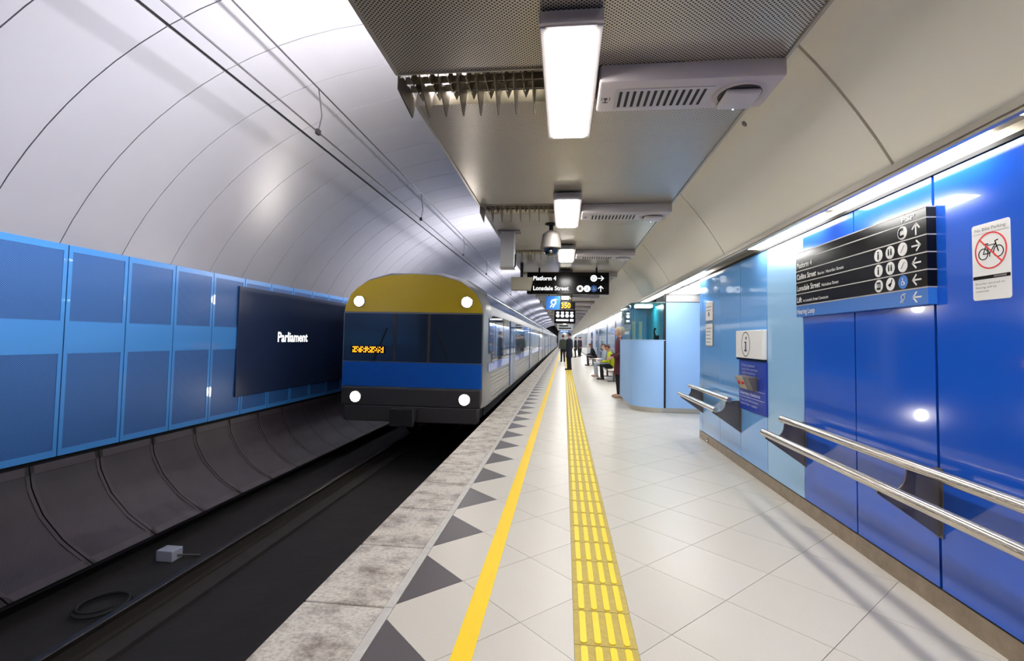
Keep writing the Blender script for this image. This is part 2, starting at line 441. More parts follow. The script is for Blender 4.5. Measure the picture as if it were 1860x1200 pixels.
# ---------------- right vault panels
vaultr = struct('ceiling')
vr = arc_panel(28.6, 50, .012, 3.06-.012, 8).mesh('vault_panel', True)
for k in range(-4, 36):
    y = 3.075+3.06*k
    if y < YN or y > 108: continue
    o = obj('vault_panel', vr, M_VAULT_R, vaultr, loc=(0, y, 0))
stud = thing('ceiling_stud', 'small round dark stud on the cream curved ceiling near the vent beam', 'stud', (1.262, 3.6, 3.02))
nrm = Vector((CX_-1.262, 0, CZ_-3.02)).normalized()
b = B().lathe([(.022, 0), (.022, .006), (.012, .012), (.004, .016)], n=14)
b.bm.transform(Vector((0, 0, 1)).rotation_difference(nrm).to_matrix().to_4x4()); obj('stud_cap', b, M_CAMGREY, stud, smooth=True)

# ---------------- left wall: blue perforated panels and the plum skirt panels
wl = struct('wall_left')
PX = -5.46

def rect_frame(b, x0, x1, y0, y1, z0, z1, holes):
    """panel plate with rectangular openings in a single column"""
    zs = [z0]
    for (ya, yb, za, zb) in holes:
        b.box(x0, x1, y0, ya, za, zb); b.box(x0, x1, yb, y1, za, zb)
    edges = [z0]+[q for h in holes for q in (h[2], h[3])]+[z1]
    for q in range(0, len(edges), 2): b.box(x0, x1, y0, y1, edges[q], edges[q+1])
    return b
frame = rect_frame(B(), -.02, 0, .007, M-.007, .09, 2.40, [(.05, M-.05, .16, 1.20), (.05, M-.05, 1.56, 2.33)]).mesh('wall_panel')
ins1 = B().box(-.02, -.006, .05, M-.05, .16, 1.20).mesh('perforated_sheet'); ins2 = B().box(-.02, -.006, .05, M-.05, 1.56, 2.33).mesh('perforated_sheet')
Y0P = 4.81-M*6
for k in range(0, 36):
    y = Y0P+M*k
    p = obj('wall_panel', frame, M_BLUE_FR, wl, loc=(PX, y, 0))
    obj('perforated_sheet', ins1, M_BLUE_PERF, p); obj('perforated_sheet', ins2, M_BLUE_PERF, p)
fb = B()
for k in range(36, 150): fb.box(PX-.02, PX, Y0P+M*k+.006, Y0P+M*(k+1)-.006, .09, 2.4)
obj('wall_panel', fb, M_BLUE_FR, wl, kind='stuff')
obj('wall_backing', B().box(PX-.10, PX-.06, YN, YF, -.1, 2.44), M_VOID, wl)
SK = [(-5.44, .05), (-5.39, -.18), (-5.24, -.43), (-4.99, -.67), (-4.65, -.87)]
def sub_prof(pr, t0, t1, off=0):
    n = 12; out = []
    L = [0]
    for a, c in zip(pr, pr[1:]): L.append(L[-1]+math.hypot(c[0]-a[0], c[1]-a[1]))
    for q in range(n+1):
        s_ = (t0+(t1-t0)*q/n)*L[-1]
        for i in range(len(L)-1):
            if s_ <= L[i+1]+1e-9:
                f = (s_-L[i])/(L[i+1]-L[i]); x = pr[i][0]+f*(pr[i+1][0]-pr[i][0]); z = pr[i][1]+f*(pr[i+1][1]-pr[i][1])
                out.append((x-off*.6, z-off*.8)); break
    return out
sk = B()
sk.strip(sub_prof(SK, 0, .07), .007, M-.007); sk.strip(sub_prof(SK, .93, 1), .007, M-.007)
sk.strip(sub_prof(SK, 0, 1), .007, .045); sk.strip(sub_prof(SK, 0, 1), M-.045, M-.007)
skm = sk.mesh('skirt_panel', True)
ski = B().strip(sub_prof(SK, .07, .93, .006), .045, M-.045).mesh('perforated_sheet', True)
Y0S = 3.765-M*5
for k in range(0, 34):
    p = obj('skirt_panel', skm, M_PLUM_FR, wl, loc=(0, Y0S+M*k, 0)); obj('perforated_sheet', ski, M_PLUM_PERF, p)
fs_ = B()
for k in range(34, 148): fs_.strip(SK, Y0S+M*k+.006, Y0S+M*(k+1)-.006)
obj('skirt_panel', fs_, M_PLUM_FR, wl, kind='stuff')
obj('skirt_backing', B().strip([(x-.05, z-.06) for x, z in SK], YN, YF), M_VOID, wl)
# station name board, enlarged and darkened to stand in for the train's dark streak
nb = thing('station_name_board', 'long dark navy trackside board with the white station name, shaped to stand in for the train blur', 'sign', (PX, 7.66, 0))
obj('board', B().box(.002, .028, 0, 4.6, .40, 2.26, .006), mat('name_board_blur_navy', srgb(40, 54, 84), .3, coat=.3), nb)
fc = Face((.0285, 0, 0), (0, 1, 0), (0, 0, 1), (1, 0, 0))
obj('lettering', fc.text(B(), 'Parliament', 1.15, 1.32, .185, 1.09, bold=.025), mat('name_white', (1, 1, 1), .4, emis=.55), nb, label='white station name lettering')

# ---------------- right wall
wr = struct('wall_right', b=B().box(2.105, 2.3, YN, 7.80, 0, 2.55).box(2.105, 2.3, 12.7, YF, 0, 2.55), m=M_VOID)
J = [-3.2, -2.42, -1.65, -.87, -.1, .68, 1.455, 2.23, 3.01, 3.785, 4.545, 5.32, 6.10, 6.86, 7.70, 7.83]
for q, (a, c) in enumerate(zip(J, J[1:])):
    g = .010 if abs(c-3.01) < .01 or abs(a-3.01) < .01 else .005
    m_ = M_DEEP if c <= 4.6 else (M_PALE if abs(a-4.545) < .01 else M_LIGHT)
    obj('glass_panel', B().box(WX, WX+.02, a+(g if q else 0), c-(g if c < 7.8 else 0), .125, 2.425), m_, wr)
obj('return_panel', B().box(WX, 2.9, 7.831, 7.85, .125, 2.425), M_LIGHT, wr)
y = 12.72; k = 0
fw = B()
while y < 110:
    if y < 40:
        obj('glass_panel', B().box(WX, WX+.02, y+.005, y+.77, .125, 2.425), (M_LIGHT, M_LIGHT, M_PALE, M_DEEP)[k % 4], wr)
    else: fw.box(WX, WX+.02, y+.005, y+.77, .125, 2.425)
    y += .775; k += 1
obj('glass_panel', fw, M_LIGHT, wr, kind='stuff')
kick = struct('baseboard_right', b=B().box(WX-.002, WX+.03, YN, 7.83, 0, .115).box(WX-.002, WX+.03, 12.7, YF, 0, .115).box(WX-.002, 2.9, 7.83, 7.86, 0, .115), m=M_KICK)
ws = thing('floor_socket', 'small round metal socket on the kick strip at the wall corner', 'socket', (WX-.002, 7.42, .05))
b = B().lathe([(.035, 0), (.035, .012), (.024, .012), (.02, .004)], n=16); b.bm.transform(Matrix.Rotation(-PI/2, 4, 'Y')); obj('socket_ring', b, M_STEEL, ws, smooth=True)
b = B().lathe([(.019, 0), (.019, .006)], n=16); b.bm.transform(Matrix.Rotation(-PI/2, 4, 'Y')); obj('socket_hole', b, M_SLOT, ws)

struct('wall_far', b=B().box(-1.3, 2.08, 104, 104.2, 0, 3.1), m=M_POST)
# alcove behind the corner of the wall
alc = struct('wall_back', b=B().box(2.06, 3.4, 10.42, 10.5, .1, 2.27), m=M_LAM)
obj('header', B().box(2.06, 3.4, 10.42, 10.5, 2.285, 2.47), mat('header_grey', srgb(200, 196, 194), .5), alc)
obj('plinth', B().box(2.06, 3.4, 10.44, 10.5, 0, .1), M_STEEL, alc)
struct('wall_alcove', b=B().box(3.3, 3.4, 7.83, 10.42, 0, 2.6), m=M_LAM)
sof = struct('ceiling', b=B().box(2.70, 3.4, 7.8, 10.5, 2.445, 2.55), m=M_VAULT_R)
for y0, y1 in ((7.88, 8.70), (8.76, 9.56), (9.62, 10.40)):
    t = thing('soffit_light', 'lit ceiling panel over the alcove, %s' % ('nearest of three' if y0 < 8 else 'middle one of three' if y0 < 9 else 'farthest of three, next to the blue end wall'), 'light', (2.39, (y0+y1)/2, 2.44))
    hy = (y1-y0)/2
    obj('diffuser', B().box(-.29, .29, -hy, hy, 0, .02), M_LUM, t)
    obj('end_frame', B().box(-.31, .31, -hy-.028, -hy, -.004, .03), M_TROUGH, t); obj('end_frame', B().box(-.31, .31, hy, hy+.028, -.004, .03), M_TROUGH, t)

# ---------------- light trough along the top of the right wall
trim = struct('trim_1', b=B().box(1.905, 1.935, YN, YF, 2.452, 2.50).box(1.92, 2.13, YN, YF, 2.50, 2.53), m=M_TROUGH)
obj('painted_shadow_gap', B().box(2.068, 2.104, YN, YF, 2.427, 2.456), M_SLOT, trim)  # solid black strip, the shadow line put into its colour
obj('edge_bead', B().box(1.893, 1.906, YN, YF, 2.47, 2.51), M_CEIL_TRIM, trim)
obj('reflector', B().strip([(1.935, 2.464), (1.94, 2.492), (2.062, 2.492), (2.068, 2.45)], YN, YF), M_TROUGH, trim)
ORD = ['nearest', 'second', 'third', 'fourth', 'fifth', 'sixth', 'seventh', 'eighth', 'ninth', 'tenth', 'eleventh', 'twelfth']
def nth(k, text, far): return '%s %s, counted from the front' % (ORD[k], text) if k < len(ORD) else far
LAMPS = [(-3.7, -2.4), (-2.1, -.8), (-.5, .8), (1.02, 2.32), (2.60, 3.88), (4.15, 5.50), (7.50, 8.90)]
yy = 9.12
while yy < 108: LAMPS.append((yy, yy+1.36)); yy += 1.56
for k, (a, c) in enumerate(LAMPS):
    lab = {4: 'long strip lamp over the no-bike sign and the deep blue panels', 5: 'long strip lamp above the black direction sign', 6: 'strip lamp above the alcove opening', 3: 'strip lamp in the wall top trough at the right frame edge'}.get(k, ('%s strip lamp of the wall top trough past the alcove' % ORD[k-7] if k < 17 else 'strip lamp in the wall top trough far along the platform') if k > 6 else 'strip lamp in the wall top trough behind the viewpoint')
    o = obj('strip_lamp', B().box(-.060, .060, -(c-a)/2, (c-a)/2, 0, .02, .006), M_TUBE, loc=(2.002, (a+c)/2, 2.461))
    tag(o, lab, 'light', 'strip lamps along the top of the right wall')

# ---------------- dropped ceiling
CZ = 3.13; BAY = 3.07
ceil = struct('ceiling')
XL, XR = -1.085, 1.27
pan = B().box(XL+.012, XR-.012, .003, .381, CZ, CZ+.02)
panm = pan.mesh('ceiling_panel')
mid = B().box(-.15, .19, .003, .41, CZ, CZ+.02).mesh('ceiling_panel')
farp = B()
for bay in range(-2, 35):
    y0 = 2.955+BAY*bay          # opening: y0 .. y0+.415
    ys = [y0+.415+.3793*q for q in range(7)]
    for q, y in enumerate(ys):
        if -1 <= bay < 5: obj('ceiling_panel', panm, M_CEIL_PERF, ceil, loc=(0, y, 0))
        else: farp.box(XL+.012, XR-.012, y+.003, y+.376, CZ, CZ+.02)
    if -1 <= bay < 5:
        obj('ceiling_panel', mid, M_CEIL_PERF, ceil, loc=(0, y0, 0))
    else: farp.box(-.15, XR-.012, y0, y0+.412, CZ, CZ+.02)
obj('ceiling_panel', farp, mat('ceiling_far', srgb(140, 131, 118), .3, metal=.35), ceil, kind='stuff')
for bay in range(-2, 35):
    y0 = 2.955+BAY*bay
    obj('edge_trim', B().box(XL-.008, XL+.012, 0, BAY-.415, CZ-.012, CZ+.05).box(XR-.012, XR+.008, -.415, BAY-.415, CZ-.012, CZ+.05), M_CEIL_TRIM, ceil, loc=(0, y0+.415, 0))
# light fixtures
def make_fixture(loc, label):
    t = thing('ceiling_light', label, 'light', loc, 'rectangular lights along the dropped ceiling')
    obj('housing', B().box(-.162, .162, 0, .028, .012, .075, .004).box(-.162, .162, 1.40, 1.428, .012, .075, .004).box(-.162, -.122, .028, 1.40, .004, .075, .004).box(.122, .162, .028, 1.40, .004, .075, .004).box(-.134, .134, .0, 1.428, .03, .075).box(-.13, .13, .02, .053, .004, .03).box(-.13, .13, 1.375, 1.41, .004, .03), M_HOUSING, t)
    obj('diffuser', B().box(-.120, .120, .055, 1.373, -.008, .03, .004), M_DIFF, t)
    obj('mounting_rail', B().box(-.10, .10, .05, 1.38, .075, .10), M_SLOT, t)
    return t
f0 = make_fixture((.015, 2.40, 3.03), 'nearest bright rectangular ceiling light beside the vent beam')
for k in range(-2, 34):
    if k == 0: continue
    lab = {1: 'second bright rectangular ceiling light, above the camera dome', 2: 'third ceiling light from the front, behind the camera dome', 3: 'fourth ceiling light, just above the hanging platform sign'}.get(k, nth(k, 'bright ceiling light', 'small bright ceiling light far along the platform') if k > 0 else 'ceiling light behind the viewpoint')
    dup(f0, (.015, 2.40+BAY*k, 3.03), lab)
# service beams with vent slots and a speaker dome
def make_beam(loc, label):
    t = thing('service_beam', label, 'vent', loc, 'service beams across the dropped ceiling')
    obj('beam_body', B().box(.195, 1.275, 0, .40, -.115, 0, .018), M_BEAM, t, smooth=True)
    obj('grille_plate', B().box(.30, .90, .09, .34, -.120, -.115, .001), M_HOUSING, t)
    for q in range(13):
        x = .335+.0425*q
        obj('vent_slot', B().box(x-.009, x+.009, .115, .315, -.1216, -.1185), M_SLOT, t)
    ring = B()
    n = 28
    for q in range(n):
        a, c = 2*PI*q/n, 2*PI*(q+1)/n
        for (r0, z0_, r1, z1_) in ((.165, -.1155, .150, -.128), (.150, -.128, .128, -.117)):
            ring.face([(1.075+r0*math.cos(a), .21+r0*math.sin(a), z0_), (1.075+r0*math.cos(c), .21+r0*math.sin(c), z0_), (1.075+r1*math.cos(c), .21+r1*math.sin(c), z1_), (1.075+r1*math.cos(a), .21+r1*math.sin(a), z1_)])
    obj('speaker_recess', ring, M_BEAM, t, smooth=True)
    obj('recess_floor', B().lathe([(.13, -.1175), (.13, -.1185)], c=(1.075, .21, 0), n=28), M_DKGREY, t)
    sd = obj('speaker', B().box(.97, 1.18, .12, .34, -.155, -.118, .016), M_HOUSING, t, smooth=True)
    obj('indicator', B().sphere((1.075, .33, -.154), .006, 8), mat('indicator_blue', (.5, .6, 1), .4, emis=2), sd)
    s_ = Face((.245, .22, -.1155), (1, 0, 0), (0, -1, 0), (0, 0, -1)); b = B()
    s_.rect(b, -.004, .004, -.035, .02); s_.rect(b, -.016, .016, -.04, -.032); s_.disc(b, (0, .012), .013)
    for sgn in (-1, 1):
        s_.stroke(b, [(sgn*(.022+.004*math.cos(q)), .012+.02*math.sin(q)) for q in (-1, -.5, 0, .5, 1)], .004)
    obj('antenna_symbol', b, M_DKGREY, t)
    return t
b0 = make_beam((0, 2.945, CZ), 'nearest service beam with vent slots and square speaker, by the first light')
for k in range(1, 34):
    dup(b0, (0, 2.945+BAY*k, CZ), {1: 'second service beam with vent slots, beside the second light', 2: 'third service beam, seen edge-on above the platform sign'}.get(k, nth(k, 'service beam across the ceiling', 'distant service beam across the far ceiling')))
# open baffles on the track side
M_PLEN = mat('warm_tube', (1, .93, .74), .5, emis=5)
def make_baffle(loc, label):
    t = thing('ceiling_baffle', label, 'baffle', loc, 'open metal baffles in the dropped ceiling')
    prof_ = [(0, 0), (0, -.10), (.30, -.15), (.345, 0)]
    for q in range(8):
        x = -1.075+.1215*q
        if q == 0: obj('baffle_fin', B().yz([(0, .02), (0, -.10), (.05, -.108), (.30, -.15), (.36, .02)], x-.006, x+.004), M_BAFFLE, t)
        else: obj('baffle_fin', B().yz([(.02, .10), (.06, -.01), (.27, -.145), (.30, -.15), (.40, .10)], x-.004, x+.004), M_BAFFLE, t)
    for q in range(7):
        x = -1.075+.1215*(q+.5)
        for (ya, yb) in ((.05, .125), (.15, .235), (.26, .34)):
            b = B()
            for sg in (-1, 1): b.xz([(x+sg*.024, .045), (x+sg*.020, .045), (x-sg*.001, -.012), (x+sg*.003, -.012)], ya, yb)
            obj('baffle_vane', b, M_BAFFLE, t)
    for yc in (.137, .247): obj('baffle_bar', B().box(-1.075, -.16, yc-.006, yc+.006, .005, .05), M_BAFFLE, t)
    obj('plenum', B().box(-1.06, -.16, -.02, .44, .20, .22), M_CEIL_TRIM, t)
    obj('plenum_tube', B().tube([(-.95, .21, .17), (-.2, .21, .17)], .014, 8), M_PLEN, t)
    obj('rim', B().box(XL, -.155, -.012, .0, -.012, .08).box(XL, -.155, .41, .42, -.008, .08), M_CEIL_TRIM, t)
    return t
g0 = make_baffle((0, 2.96, CZ), 'nearest open metal baffle with dark fins left of the first light')
for k in range(1, 34):
    dup(g0, (0, 2.96+BAY*k, CZ), {1: 'second open baffle with dark fins left of the second light', 2: 'third open baffle, behind the grey drop pole'}.get(k, nth(k, 'open metal baffle of the ceiling', 'distant open baffle in the far ceiling')))
# floodlights above the dropped ceiling, aimed at the trackside vault
for k in range(-1, 12):
    t = thing('floodlight', 'floodlight above the dropped ceiling aimed at the trackside vault', 'light', (-.70, 3.9+9.21*k, 3.42), 'floodlights above the dropped ceiling')
    obj('housing', B().box(0, .12, -.62, .62, -.18, .18, .01), M_DKGREY, t)
    obj('bracket', B().box(.04, .08, -.05, .05, -.27, -.18), M_DKGREY, t)
    ld = bpy.data.lights.new('flood_beam', 'AREA'); ld.shape = 'RECTANGLE'; ld.size = .34; ld.size_y = 1.2; ld.energy = E_UP; ld.color = (.91, .90, 1); ld.spread = math.radians(150)
    lo = bpy.data.objects.new('flood_beam', ld); COL.objects.link(lo); lo.parent = t; lo.location = (-.012, 0, 0)
    lo.rotation_euler = Vector((0, 0, -1)).rotation_difference(Vector((-1, 0, .12)).normalized()).to_euler()

# ---------------- overhead line
for zz, nm, lab in ((3.83, 'contact_wire', 'lower overhead wire running above the track'), (4.34, 'messenger_wire', 'upper overhead wire running close under the vault')):
    tag(obj(nm, B().tube([(-2.9, YN+.05, zz), (-2.9, YF-.05, zz)], .009, 6), M_WIRE), lab, 'wire')
for k in range(0, 6):
    y = 5.35+4.15*k
    o = thing('wire_dropper', {0: 'nearest thin dropper joining the two overhead wires', 1: 'second thin dropper joining the two overhead wires'}.get(k, '%s thin dropper between the overhead wires, counted from the front' % ORD[k]), 'wire', (-2.9, y, 3.83), 'droppers between the overhead wires')
    obj('dropper_wire', B().tube([(0, .0, 0), (.03, .02, .2), (0, -.02, .51)], .006, 6), M_WIRE, o)
    obj('clamp', B().box(-.022, .022, -.035, .035, -.03, .03, .006), M_UNDER, o)

# ================================================================== SIGNS ON THE RIGHT WALL
def wallface(x, y, z): return Face((x, y, z), (0, -1, 0), (0, 0, 1), (-1, 0, 0))
def arrow(fc, b, c, s, d):
    dx, dy = {'up': (0, 1), 'right': (1, 0), 'left': (-1, 0)}[d]; px, py = -dy, dx
    P = lambda a, q: (c[0]+dx*a*s+px*q*s, c[1]+dy*a*s+py*q*s)
    fc.stroke(b, [P(-1, 0), P(.9, 0)], s*.28); fc.stroke(b, [P(.1, .85), P(.95, 0), P(.1, -.85)], s*.28)
def person_icon(fc, b, c, s):
    fc.disc(b, (c[0], c[1]+s*.72), s*.2, n=12); fc.rect(b, c[0]-s*.2, c[0]+s*.2, c[1]-s*.75, c[1]+s*.45)
def wheelchair(fc, b, c, s):
    fc.disc(b, (c[0]-s*.1, c[1]+s*.75), s*.16, n=12); fc.stroke(b, [(c[0]-s*.1, c[1]+s*.5), (c[0]-s*.05, c[1]), (c[0]+s*.4, c[1]), (c[0]+s*.6, c[1]-s*.6)], s*.17)
    fc.ring(b, (c[0]-s*.05, c[1]-s*.3), s*.42, s*.14, n=18)
def ear(fc, b, c, s):
    fc.stroke(b, [(c[0]+s*math.cos(t)*.55, c[1]+s*.3+s*math.sin(t)*.6) for t in [math.radians(q) for q in range(200, -71, -30)]]+[(c[0]+s*.1, c[1]-s*.55), (c[0]-s*.1, c[1]-s*.9)], s*.26)
    fc.stroke(b, [(c[0]-s*.8, c[1]-s*.9), (c[0]-s*.2, c[1]-s*.1)], s*.2)
    fc.stroke(b, [(c[0]+s*.25, c[1]+s*1.1), (c[0]+s*.9, c[1]+s*1.0)], s*.16)
# big directional sign
SX = 2.03; SL, SR, SB, ST = 4.565, 2.99, 1.687, 2.247
ds = thing('direction_sign', 'large black wall sign with arrows, pictograms and a blue hearing loop strip', 'sign', (SX, SL, SB))
H = ST-SB; rowh = H/5.62
bnds = [0, rowh*1.02, rowh*2.02, rowh*3.02, rowh*4.02, rowh*5.0, H]
Wd = SL-SR
fc = wallface(0, 0, 0)
for q in range(6):
    z0, z1 = bnds[q], bnds[q+1]
    pl = obj('sign_slat', B().box(0, WX-SX, -Wd, 0, z0+.003, z1-.003, .002), M_SIGNBLUE if q == 0 else M_BLACK, ds, label='blue hearing loop slat' if q == 0 else None)
ln = B()
for z in bnds[1:]: ln.box(-.002, WX-SX, -Wd-.001, .001, z-.004, z+.003)
obj('silver_divider', ln, M_SILVERLINE, ds)
yA = [(bnds[q]+bnds[q+1])/2 for q in range(6)]
for (t_, u, v, h_, w_, bd) in (('PSP', Wd-.205, bnds[5]+.016, .028, .115, .03), ('Platform 4', .02, yA[4]-.024, .046, .26, .015), ('Collins Street', .02, yA[3]-.024, .046, .33, .015),
        ('Bourke / Macarthur Streets', .375, yA[3]-.024, .024, .37, .01), ('Lonsdale Street', .02, yA[2]-.024, .046, .39, .015), ('Nicholson Street', .435, yA[2]-.024, .024, .24, .01),
        ('Lift', .02, yA[1]-.024, .046, .085, .015), ('to Lonsdale Street Concourse', .13, yA[1]-.024, .024, .40, .01), ('Hearing Loop', .02, yA[0]-.024, .044, .30, .015)):
    obj('lettering', fc.text(B(), t_, u, v, h_, w_, bold=bd), M_WHITE, ds)
def part(name, m, draw, parent):
    b = B(); draw(b); return obj(name, b, m, parent)
ua = Wd-.085
for q, d_ in ((4, 'up'), (3, 'right'), (2, 'left'), (1, 'left'), (0, 'left')): part('arrow', M_WHITE, lambda b: arrow(fc, b, (ua, yA[q]), .034, d_), ds)
part('ear_symbol', M_WHITE, lambda b: ear(fc, b, (Wd-.205, yA[0]), .026), ds)
D = .041; U = (Wd-.43, Wd-.315, Wd-.20)
fp = Face((-.002, 0, 0), (0, -1, 0), (0, 0, 1), (-1, 0, 0))
def disc(u, v, m=M_WHITE, label=None): 
    o = part('pictogram_disc', m, lambda b: fc.disc(b, (u, v), D, n=26), ds)
    if label: o['label'] = label
    return o
for q in (3, 2):
    def info(b): fp.disc(b, (U[0], yA[q]+.02), .006, n=10); fp.rect(b, U[0]-.005, U[0]+.005, yA[q]-.026, yA[q]+.01)
    part('symbol', M_BLACK, info, disc(U[0], yA[q]))
    def toilets(b): person_icon(fp, b, (U[1]-.012, yA[q]), .024); person_icon(fp, b, (U[1]+.012, yA[q]), .024)
    part('symbol', M_BLACK, toilets, disc(U[1], yA[q]))
    part('symbol', M_GREYPRINT, lambda b: fp.stroke(b, [(U[2]-.014, yA[q]-.018), (U[2]+.016, yA[q]+.02)], .003), disc(U[2], yA[q]))
def phone(b):
    fp.stroke(b, [(U[2]-.010+.018*math.cos(t), yA[4]+.022*math.sin(t)) for t in [math.radians(q) for q in (110, 140, 180, 220, 250)]], .012)
    fp.stroke(b, [(U[2]-.016, yA[4]+.022), (U[2]+.004, yA[4]+.022)], .016); fp.stroke(b, [(U[2]-.010, yA[4]-.022), (U[2]+.010, yA[4]-.020)], .016)
part('symbol', M_BLACK, phone, disc(U[2], yA[4]))
lf = part('symbol', M_BLACK, lambda b: fp.rect(b, U[0]-.018, U[0]+.018, yA[1]-.024, yA[1]+.024), disc(U[0], yA[1]))
fq = Face((-.004, 0, 0), (0, -1, 0), (0, 0, 1), (-1, 0, 0))
for s_ in (-.009, .009): part('lift_figure', M_WHITE, lambda b: person_icon(fq, b, (U[0]+s_, yA[1]), .016), ds)
def escal(b): fp.poly(b, [(U[1]-.02, yA[1]-.005), (U[1]-.002, yA[1]-.02), (U[1]+.014, yA[1]+.004), (U[1]-.004, yA[1]+.006)]); fp.stroke(b, [(U[1]+.004, yA[1]), (U[1]+.018, yA[1]+.026)], .005)
part('symbol', M_BLACK, escal, disc(U[1], yA[1]))
part('symbol', M_WHITE, lambda b: wheelchair(fp, b, (U[2], yA[1]), .026), disc(U[2], yA[1], M_SIGNBLUE, 'blue disc with wheelchair pictogram'))

# no-bike sign
BW, BH = .218, .382
bs = thing('bike_sign', 'white sign with a red circle crossing out a black bicycle', 'sign', (WX-.006, 2.747, 1.688))
fc = wallface(0, 0, 0)
def rrect(w_, h_, r, n=5):
    out = []
    for cx, cy, a0 in ((w_-r, h_-r, 0), (r, h_-r, 90), (r, r, 180), (w_-r, r, 270)):
        out += [(cx+r*math.cos(math.radians(a0+90*k/n)), cy+r*math.sin(math.radians(a0+90*k/n))) for k in range(n+1)]
    return out
obj('sign_plate', fc.poly(B(), rrect(BW, BH, .014), .002, -.006), M_WHITE, bs)
fc = wallface(-.004+.0002, 0, 0); fc.o = Vector((.0041, 0, 0))
b = B(); cc = (BW*.5, BH*.635)
fc.ring(b, cc, .088, .007, .0012, n=40); fc.stroke(b, [(cc[0]-.062, cc[1]+.062), (cc[0]+.062, cc[1]-.062)], .007, .0016)
obj('prohibition_ring', b, M_RED, bs)
b = B()
wl_, wr_ = (cc[0]-.042, cc[1]-.014), (cc[0]+.044, cc[1]-.010)
for q in (wl_, wr_): fc.ring(b, q, .027, .0045, .001, n=24)
fc.stroke(b, [wl_, (cc[0]-.005, cc[1]-.014), (cc[0]+.030, cc[1]+.030)], .005, .001)
fc.stroke(b, [wl_, (cc[0]-.026, cc[1]+.026), (cc[0]+.029, cc[1]+.027)], .004, .001); fc.stroke(b, [(cc[0]-.026, cc[1]+.026), (cc[0]-.005, cc[1]-.014)], .004, .001)
fc.stroke(b, [wr_, (cc[0]+.026, cc[1]+.042), (cc[0]+.042, cc[1]+.046)], .005, .001); fc.stroke(b, [(cc[0]-.038, cc[1]+.034), (cc[0]-.014, cc[1]+.034)], .006, .001)
fc.stroke(b, [(cc[0]-.005, cc[1]-.014), (cc[0]-.005, cc[1]-.03)], .004, .001)
obj('bicycle_symbol', b, M_BLACK, bs)
b = B(); fc.text(b, 'No Bike Parking', .02, BH-.036, .016, .175, .001); fc.rect(b, .008, BW-.008, BH-.049, BH-.0478, .001)
for q, t in enumerate(('Bicycles secured to', 'fencing will be', 'removed')): fc.text(b, t, .018, .078-.019*q, .010, (.165, .12, .075)[q], .001)
obj('lettering', b, M_GREYPRINT, bs)
obj('black_band', fc.rect(B(), .004, BW-.004, .104, .121, .001), M_BLACK, bs)
f2 = Face((.0029, 0, 0), (0, -1, 0), (0, 0, 1), (-1, 0, 0)); obj('band_mark', f2.rect(B(), .125, .195, .108, .117, .0008), M_GREYPRINT, bs)

# information point: white 'i' case, blue instruction panel, intercom
ip = thing('information_case', 'white information box with a ringed letter i on the blue wall', 'sign', (WX, 6.12, 1.285))
obj('case', B().box(-.045, 0, -.80, 0, 0, .312, .008), M_WHITE, ip)
obj('case_base', B().box(-.04, 0, -.79, -.01, -.02, -.001), M_BLACK, ip)
fc = Face((-.0455, 0, 0), (0, -1, 0), (0, 0, 1), (-1, 0, 0)); b = B()
fc.ring(b, (.32, .156), .125, .010, .001, n=36, ry=.135); fc.disc(b, (.335, .225), .018, .001, n=14); fc.stroke(b, [(.325, .175), (.318, .085)], .034, .001); fc.stroke(b, [(.29, .178), (.33, .178)], .016, .001); fc.stroke(b, [(.285, .085), (.35, .085)], .016, .001)
obj('letter_i', b, M_DKGREY, ip)
hp = thing('help_panel', 'dark blue emergency instruction panel below the white i box', 'sign', (WX, 6.10, .70))
obj('panel', B().box(-.016, 0, -.79, 0, 0, .56, .003), M_POSTERBLUE, hp)
fc = Face((-.0165, 0, 0), (0, -1, 0), (0, 0, 1), (-1, 0, 0)); b = B()
for q, (t, wd) in enumerate((('Press button', .38), ('once for service', .46), ('information', .40))): fc.text(b, t, .10+.0*q, .49-.042*q, .028, wd, .001)
fc.rect(b, .06, .60, .375, .381, .001)
fc.text(b, 'Emergency Assistance', .05, .17, .036, .58, .001, bold=.02); fc.rect(b, .04, .75, .142, .147, .001); fc.rect(b, .04, .75, .232, .236, .001)
fc.text(b, 'Press and hold button', .05, .098, .026, .52, .001); fc.text(b, 'wait for reply', .05, .055, .026, .5, .001)
obj('lettering', b, M_PALEPRINT, hp)
ic = thing('intercom', 'small sloping grey metal intercom unit on the blue help panel', 'intercom', (WX-.016, 5.93, .94))
obj('hood', B().xz([(0, 0), (0, .15), (-.10, .14), (-.045, 0)], -.40, .02), M_BRACKET, ic)
b = B(); b.xz([(-.103, .138), (-.050, .006), (-.047, .006), (-.100, .140)], -.24, -.01); obj('face_plate', b, M_KICK, ic)
b = B()
for q in (-.06, -.18): b.sphere((-.079, q, .075), (.012, .022, .022), 10)
obj('button', b, M_RED, ic, smooth=True)
# notices
for k, (z0, z1, lab) in enumerate(((1.76, 2.04, 'upper small white notice near the wall corner'), (1.40, 1.735, 'lower small white notice near the wall corner'))):
    n_ = thing('notice', lab, 'notice', (WX, 7.49, z0))
    h_ = z1-z0
    obj('frame', B().box(-.014, 0, -.35, 0, 0, h_, .003), M_STEEL, n_); obj('paper', B().box(-.016, -.014, -.335, -.015, .012, h_-.012), M_WHITE, n_)
    fc = Face((-.0165, 0, 0), (0, -1, 0), (0, 0, 1), (-1, 0, 0)); b = B()
    for q in range(5 if k else 2): fc.rect(b, .05, .30-(q*37 % 5)*.02, h_-.08-.05*q, h_-.07-.05*q, .001)
    if not k: fc.disc(b, (.17, .10), .035, .001)
    obj('print', b, M_GREYPRINT, n_)

